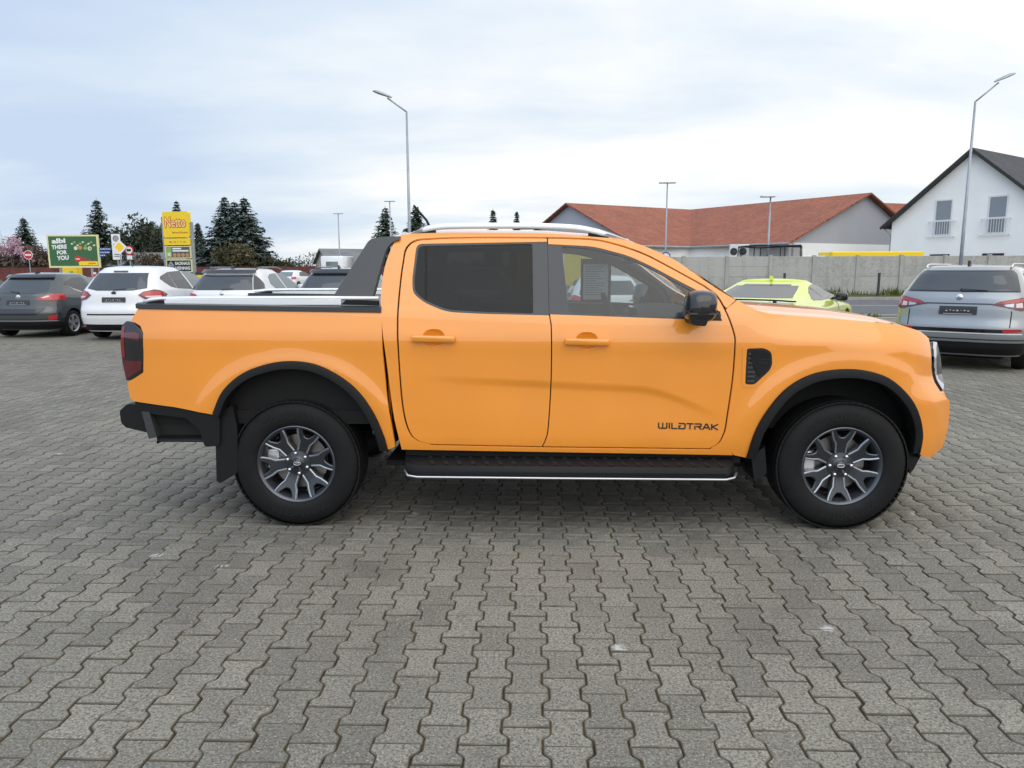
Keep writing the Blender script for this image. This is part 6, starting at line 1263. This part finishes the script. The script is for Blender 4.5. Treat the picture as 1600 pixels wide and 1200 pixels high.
# ================================================================== TREES
def leafmat(name, c1, c2):
    m, n, l, b = newmat(name); b.inputs['Roughness'].default_value = .75; g = n.new('ShaderNodeNewGeometry'); r = n.new('ShaderNodeValToRGB'); e = r.color_ramp.elements; e[0].color = (*c1, 1); e[1].color = (*c2, 1)
    l.new(g.outputs['Random Per Island'], r.inputs[0]); l.new(r.outputs[0], b.inputs['Base Color']); return m
M['spruce'] = leafmat('spruce_needles', (0.034, 0.058, 0.040), (0.120, 0.160, 0.112)); M['pine'] = leafmat('dark_evergreen_needles', (0.024, 0.034, 0.021), (0.078, 0.092, 0.055)); M['blue_spruce'] = leafmat('blue_spruce_needles', (0.048, 0.074, 0.066), (0.150, 0.195, 0.170))
M['blossom'] = leafmat('pink_blossom', (0.42, 0.24, 0.33), (0.75, 0.55, 0.64)); M['shrub'] = leafmat('olive_shrub', (0.045, 0.042, 0.018), (0.13, 0.115, 0.05)); M['hedge'] = leafmat('dark_hedge', (0.012, 0.022, 0.008), (0.05, 0.065, 0.022)); M['bud'] = leafmat('brown_buds', (0.07, 0.05, 0.035), (0.16, 0.12, 0.085))
def conifer(label, x, y, h, w, mat, seed, tops=1, group='evergreens behind the fence', gap=1.0):
    rg = random.Random(seed); t = empty('conifer_tree', (x, y, 0), 0, label, 'tree', group); V = []; F = []; tb = MB()
    for tp in range(tops):
        ox = (tp - (tops - 1) / 2) * w * (.30 if tops == 2 else .13); hh = h * (1 - .05 * (tp % 2)); tb.tube([(ox, 0, 0), (ox, 0, hh * .5), (ox, 0, hh)], [.22, .13, .02], 6)
        z = hh * .06
        while z < hh * .985:
            f = z / hh; rad = w / 2 * (1 - f) ** .80 * (1.15 if tops == 1 else .98) + .04; nb = max(5, int(13 * (1 - f) + 5))
            for k in range(nb):
                a = 2 * math.pi * (k + rg.random()) / nb; r = rad * rg.uniform(.62, 1.15); dr = r * rg.uniform(.10, .34); ca, sa = math.cos(a), math.sin(a); ns_ = max(3, int(r / .30))
                for q in range(ns_):
                    u = (q + .55) / ns_; px, py, pz = ox + ca * r * u, sa * r * u, z - dr * u + .12 * r * u * u
                    for _ in range(4):
                        sz = (.62 * (1 - .40 * u) + .16) * (1.08 - .62 * f ** 2) * rg.uniform(.7, 1.3) * gap; an = a + rg.gauss(0, .75); dx, dy = math.cos(an) * sz, math.sin(an) * sz; wx, wy = -math.sin(an) * sz * .36, math.cos(an) * sz * .36; kk = len(V); jz = rg.gauss(0, .06)
                        V.extend([(px - wx, py - wy, pz + jz), (px + wx, py + wy, pz + jz + rg.gauss(0, .05)), (px + dx, py + dy, pz + jz - sz * rg.uniform(.05, .55))]); F.append((kk, kk + 1, kk + 2))
            z += hh * .024 * rg.uniform(.75, 1.25) + .05
    tb.build('trunk', M['bark'], t); mesh_obj('crown', V, F, M[mat], t); return t
def bare(name, label, x, y, h, seed, mat='twig', spread=.55, levels=5, blossom=None, group='bare trees behind the fence', trunk=.16, first=.28):
    rg = random.Random(seed); t = empty(name, (x, y, 0), 0, label, 'tree', group); trunk_b = MB(); tw = MB(); V = []; F = []
    def grow(p, d, L, r, lv):
        e = p + d * L; mid = p + d * L * .5 + Vector((rg.gauss(0, 1), rg.gauss(0, 1), rg.gauss(0, .5))) * L * .07
        (trunk_b if lv >= levels - 1 else tw).tube([p, mid, e], [r, r * .82, r * .62], 5 if lv > 2 else 3, caps=False)
        if blossom and lv <= 2:
            for _ in range(16):
                c = p.lerp(e, rg.random()) + Vector((rg.gauss(0, .14), rg.gauss(0, .14), rg.gauss(0, .14))); s_ = rg.uniform(.05, .12); k = len(V); V.extend([c + Vector((rg.gauss(0, s_), rg.gauss(0, s_), rg.gauss(0, s_))) for _ in range(3)]); F.append((k, k + 1, k + 2))
        if lv == 0: return
        for _ in range(rg.choice((2, 3, 3)) if lv > 1 else 4):
            nd = (d + Vector((rg.gauss(0, spread), rg.gauss(0, spread), rg.gauss(.10, spread * .7)))).normalized(); grow(p.lerp(e, rg.uniform(.55, 1)), nd, L * rg.uniform(.58, .86), max(r * .55, .017), lv - 1)
    grow(Vector((0, 0, 0)), Vector((0, 0, 1)), h * first, trunk, levels)
    trunk_b.build('trunk', M['bark'], t); tw.build('branches', M[mat], t)
    if blossom: mesh_obj('crown', V, F, M[blossom], t)
    return t
def bushy(name, label, x, y, w, d, h, mat, seed, n=2600, z0=.0, group='shrubs behind the fence', cat='shrub', size=.16):
    rg = random.Random(seed); t = empty(name, (x, y, 0), 0, label, cat, group); V = []; F = []; lobes = [(rg.uniform(-.32, .32) * w, rg.uniform(-.3, .3) * d, rg.uniform(.35, .8) * h, rg.uniform(.28, .5)) for _ in range(9)]; tb = MB()
    for (lx, ly, lz, lr) in lobes: tb.tube([(lx * .2, ly * .2, 0), (lx * .7, ly * .7, lz * .6), (lx, ly, lz)], [.06, .04, .02], 4)
    for _ in range(n):
        lx, ly, lz, lr = rg.choice(lobes); v = Vector((rg.gauss(0, 1), rg.gauss(0, 1), rg.gauss(0, 1))).normalized() * rg.random() ** .4; c = Vector((lx + v.x * lr * w * .55, ly + v.y * lr * d * .55, max(z0 + .02, lz + v.z * lr * h * .75)))
        k = len(V); V.extend([c + Vector((rg.gauss(0, size), rg.gauss(0, size), rg.gauss(0, size))) for _ in range(3)]); F.append((k, k + 1, k + 2))
    tb.build('trunk', M['bark'], t); mesh_obj('crown', V, F, M[mat], t); return t
conifer('tall spruce with pointed top behind the green billboard', -63.9, 108.2, 12.0, 7.4, 'spruce', 1)
bushy('evergreen_tree', 'broad dark evergreen behind the road signs', -58.6, 109.5, 7.5, 6, 9.6, 'pine', 2, 4200, cat='tree', group='evergreens behind the fence', size=.24)
bushy('evergreen_tree', 'lower reddish-dark evergreen right of the broad dark one', -54.2, 108.5, 4.6, 4.5, 7.6, 'pine', 22, 2200, cat='tree', group='evergreens behind the fence', size=.22)
conifer('slim spruce rising behind the yellow pylon sign', -54.6, 113.5, 12.2, 5.2, 'spruce', 3); conifer('spruce left of the pylon sign, half hidden', -50.4, 111, 8.6, 4.6, 'spruce', 33)
conifer('massive twin-topped blue-green spruce, the largest conifer', -41.8, 103.9, 11.7, 10.6, 'blue_spruce', 4, tops=3, gap=1.3)
conifer('small spruce left of the massive twin-topped spruce', -48.0, 106.0, 6.3, 3.4, 'spruce', 5)
conifer('spruce behind the cab, left of the tall street lamp', -19.7, 99.4, 9.9, 6.6, 'spruce', 6); conifer('spruce behind the cab, right of the tall street lamp', -15.6, 99.6, 9.9, 7.0, 'spruce', 7, gap=1.2)
conifer('lone spruce tip over the roof, left one', -6.4, 119.9, 11.1, 3.8, 'spruce', 8); conifer('lone spruce tip over the roof, right one', -2.6, 120, 10.7, 3.0, 'spruce', 9)
conifer('dark spruce at the far left behind the pink tree', -75.0, 108, 9.4, 6.6, 'spruce', 10)
bare('blossom_tree', 'pink blossoming tree at the left edge', -70.5, 98.6, 8.4, 11, 'twig', .55, 5, 'blossom', 'blossom trees', first=.26)
bare('bare_tree', 'bare winter tree just left of the billboard', -71.0, 113, 9.0, 12); bare('bare_tree', 'bare winter tree with upright twigs above the billboard', -66.5, 112, 8.8, 13, spread=.42); bare('bare_tree', 'tall bare tree at the left edge behind the pink blossom', -82, 112, 10.5, 14)
bare('bare_tree', 'gnarled pruned bare tree right of the massive spruce', -35.2, 98.6, 5.9, 15, 'bark', .62, 5, trunk=.15, first=.28); bare('bare_tree', 'spreading pruned bare tree above the white camper', -26.6, 99.5, 4.6, 16, 'bark', .66, 5, trunk=.12, first=.32)
bushy('shrub', 'olive brown shrub in front of the massive spruce', -40.2, 99.0, 6.5, 4, 5.0, 'shrub', 17, 2600, size=.17); bushy('shrub', 'low green hedge clump under the pruned tree', -34.5, 99.8, 8, 3, 2.9, 'hedge', 18, 2200); bushy('shrub', 'brown thicket below the dark spruce at far left', -70, 101, 13, 4, 4.6, 'bud', 19, 4200, size=.2); bushy('shrub', 'dark shrub between the billboard and road signs', -58.5, 100.5, 8, 4, 4.0, 'hedge', 20, 2600, size=.2); bushy('shrub', 'brown bush left of the pylon sign', -51.0, 99.5, 6, 4, 3.6, 'bud', 21, 2200)
# hazy belt of far trees on the horizon
V = []; F = []; rg = random.Random(5)
for i in range(34000):
    x = rg.uniform(-190, 60); y = rg.uniform(165, 185); hh = 3.6 + 1.2 * math.sin(x * .11) + .8 * math.sin(x * .37 + 1) + .5 * math.sin(x * 1.3) ; z = rg.random() ** .8 * max(2, hh); c = Vector((x, y, z)); k = len(V); V.extend([c + Vector((rg.gauss(0, .20), rg.gauss(0, .2), rg.gauss(0, .22))) for _ in range(3)]); F.append((k, k + 1, k + 2))
tag(mesh_obj('far_woodland', V, F, M['bud']), 'belt of bare far-off trees along the horizon', 'trees', kind='stuff')
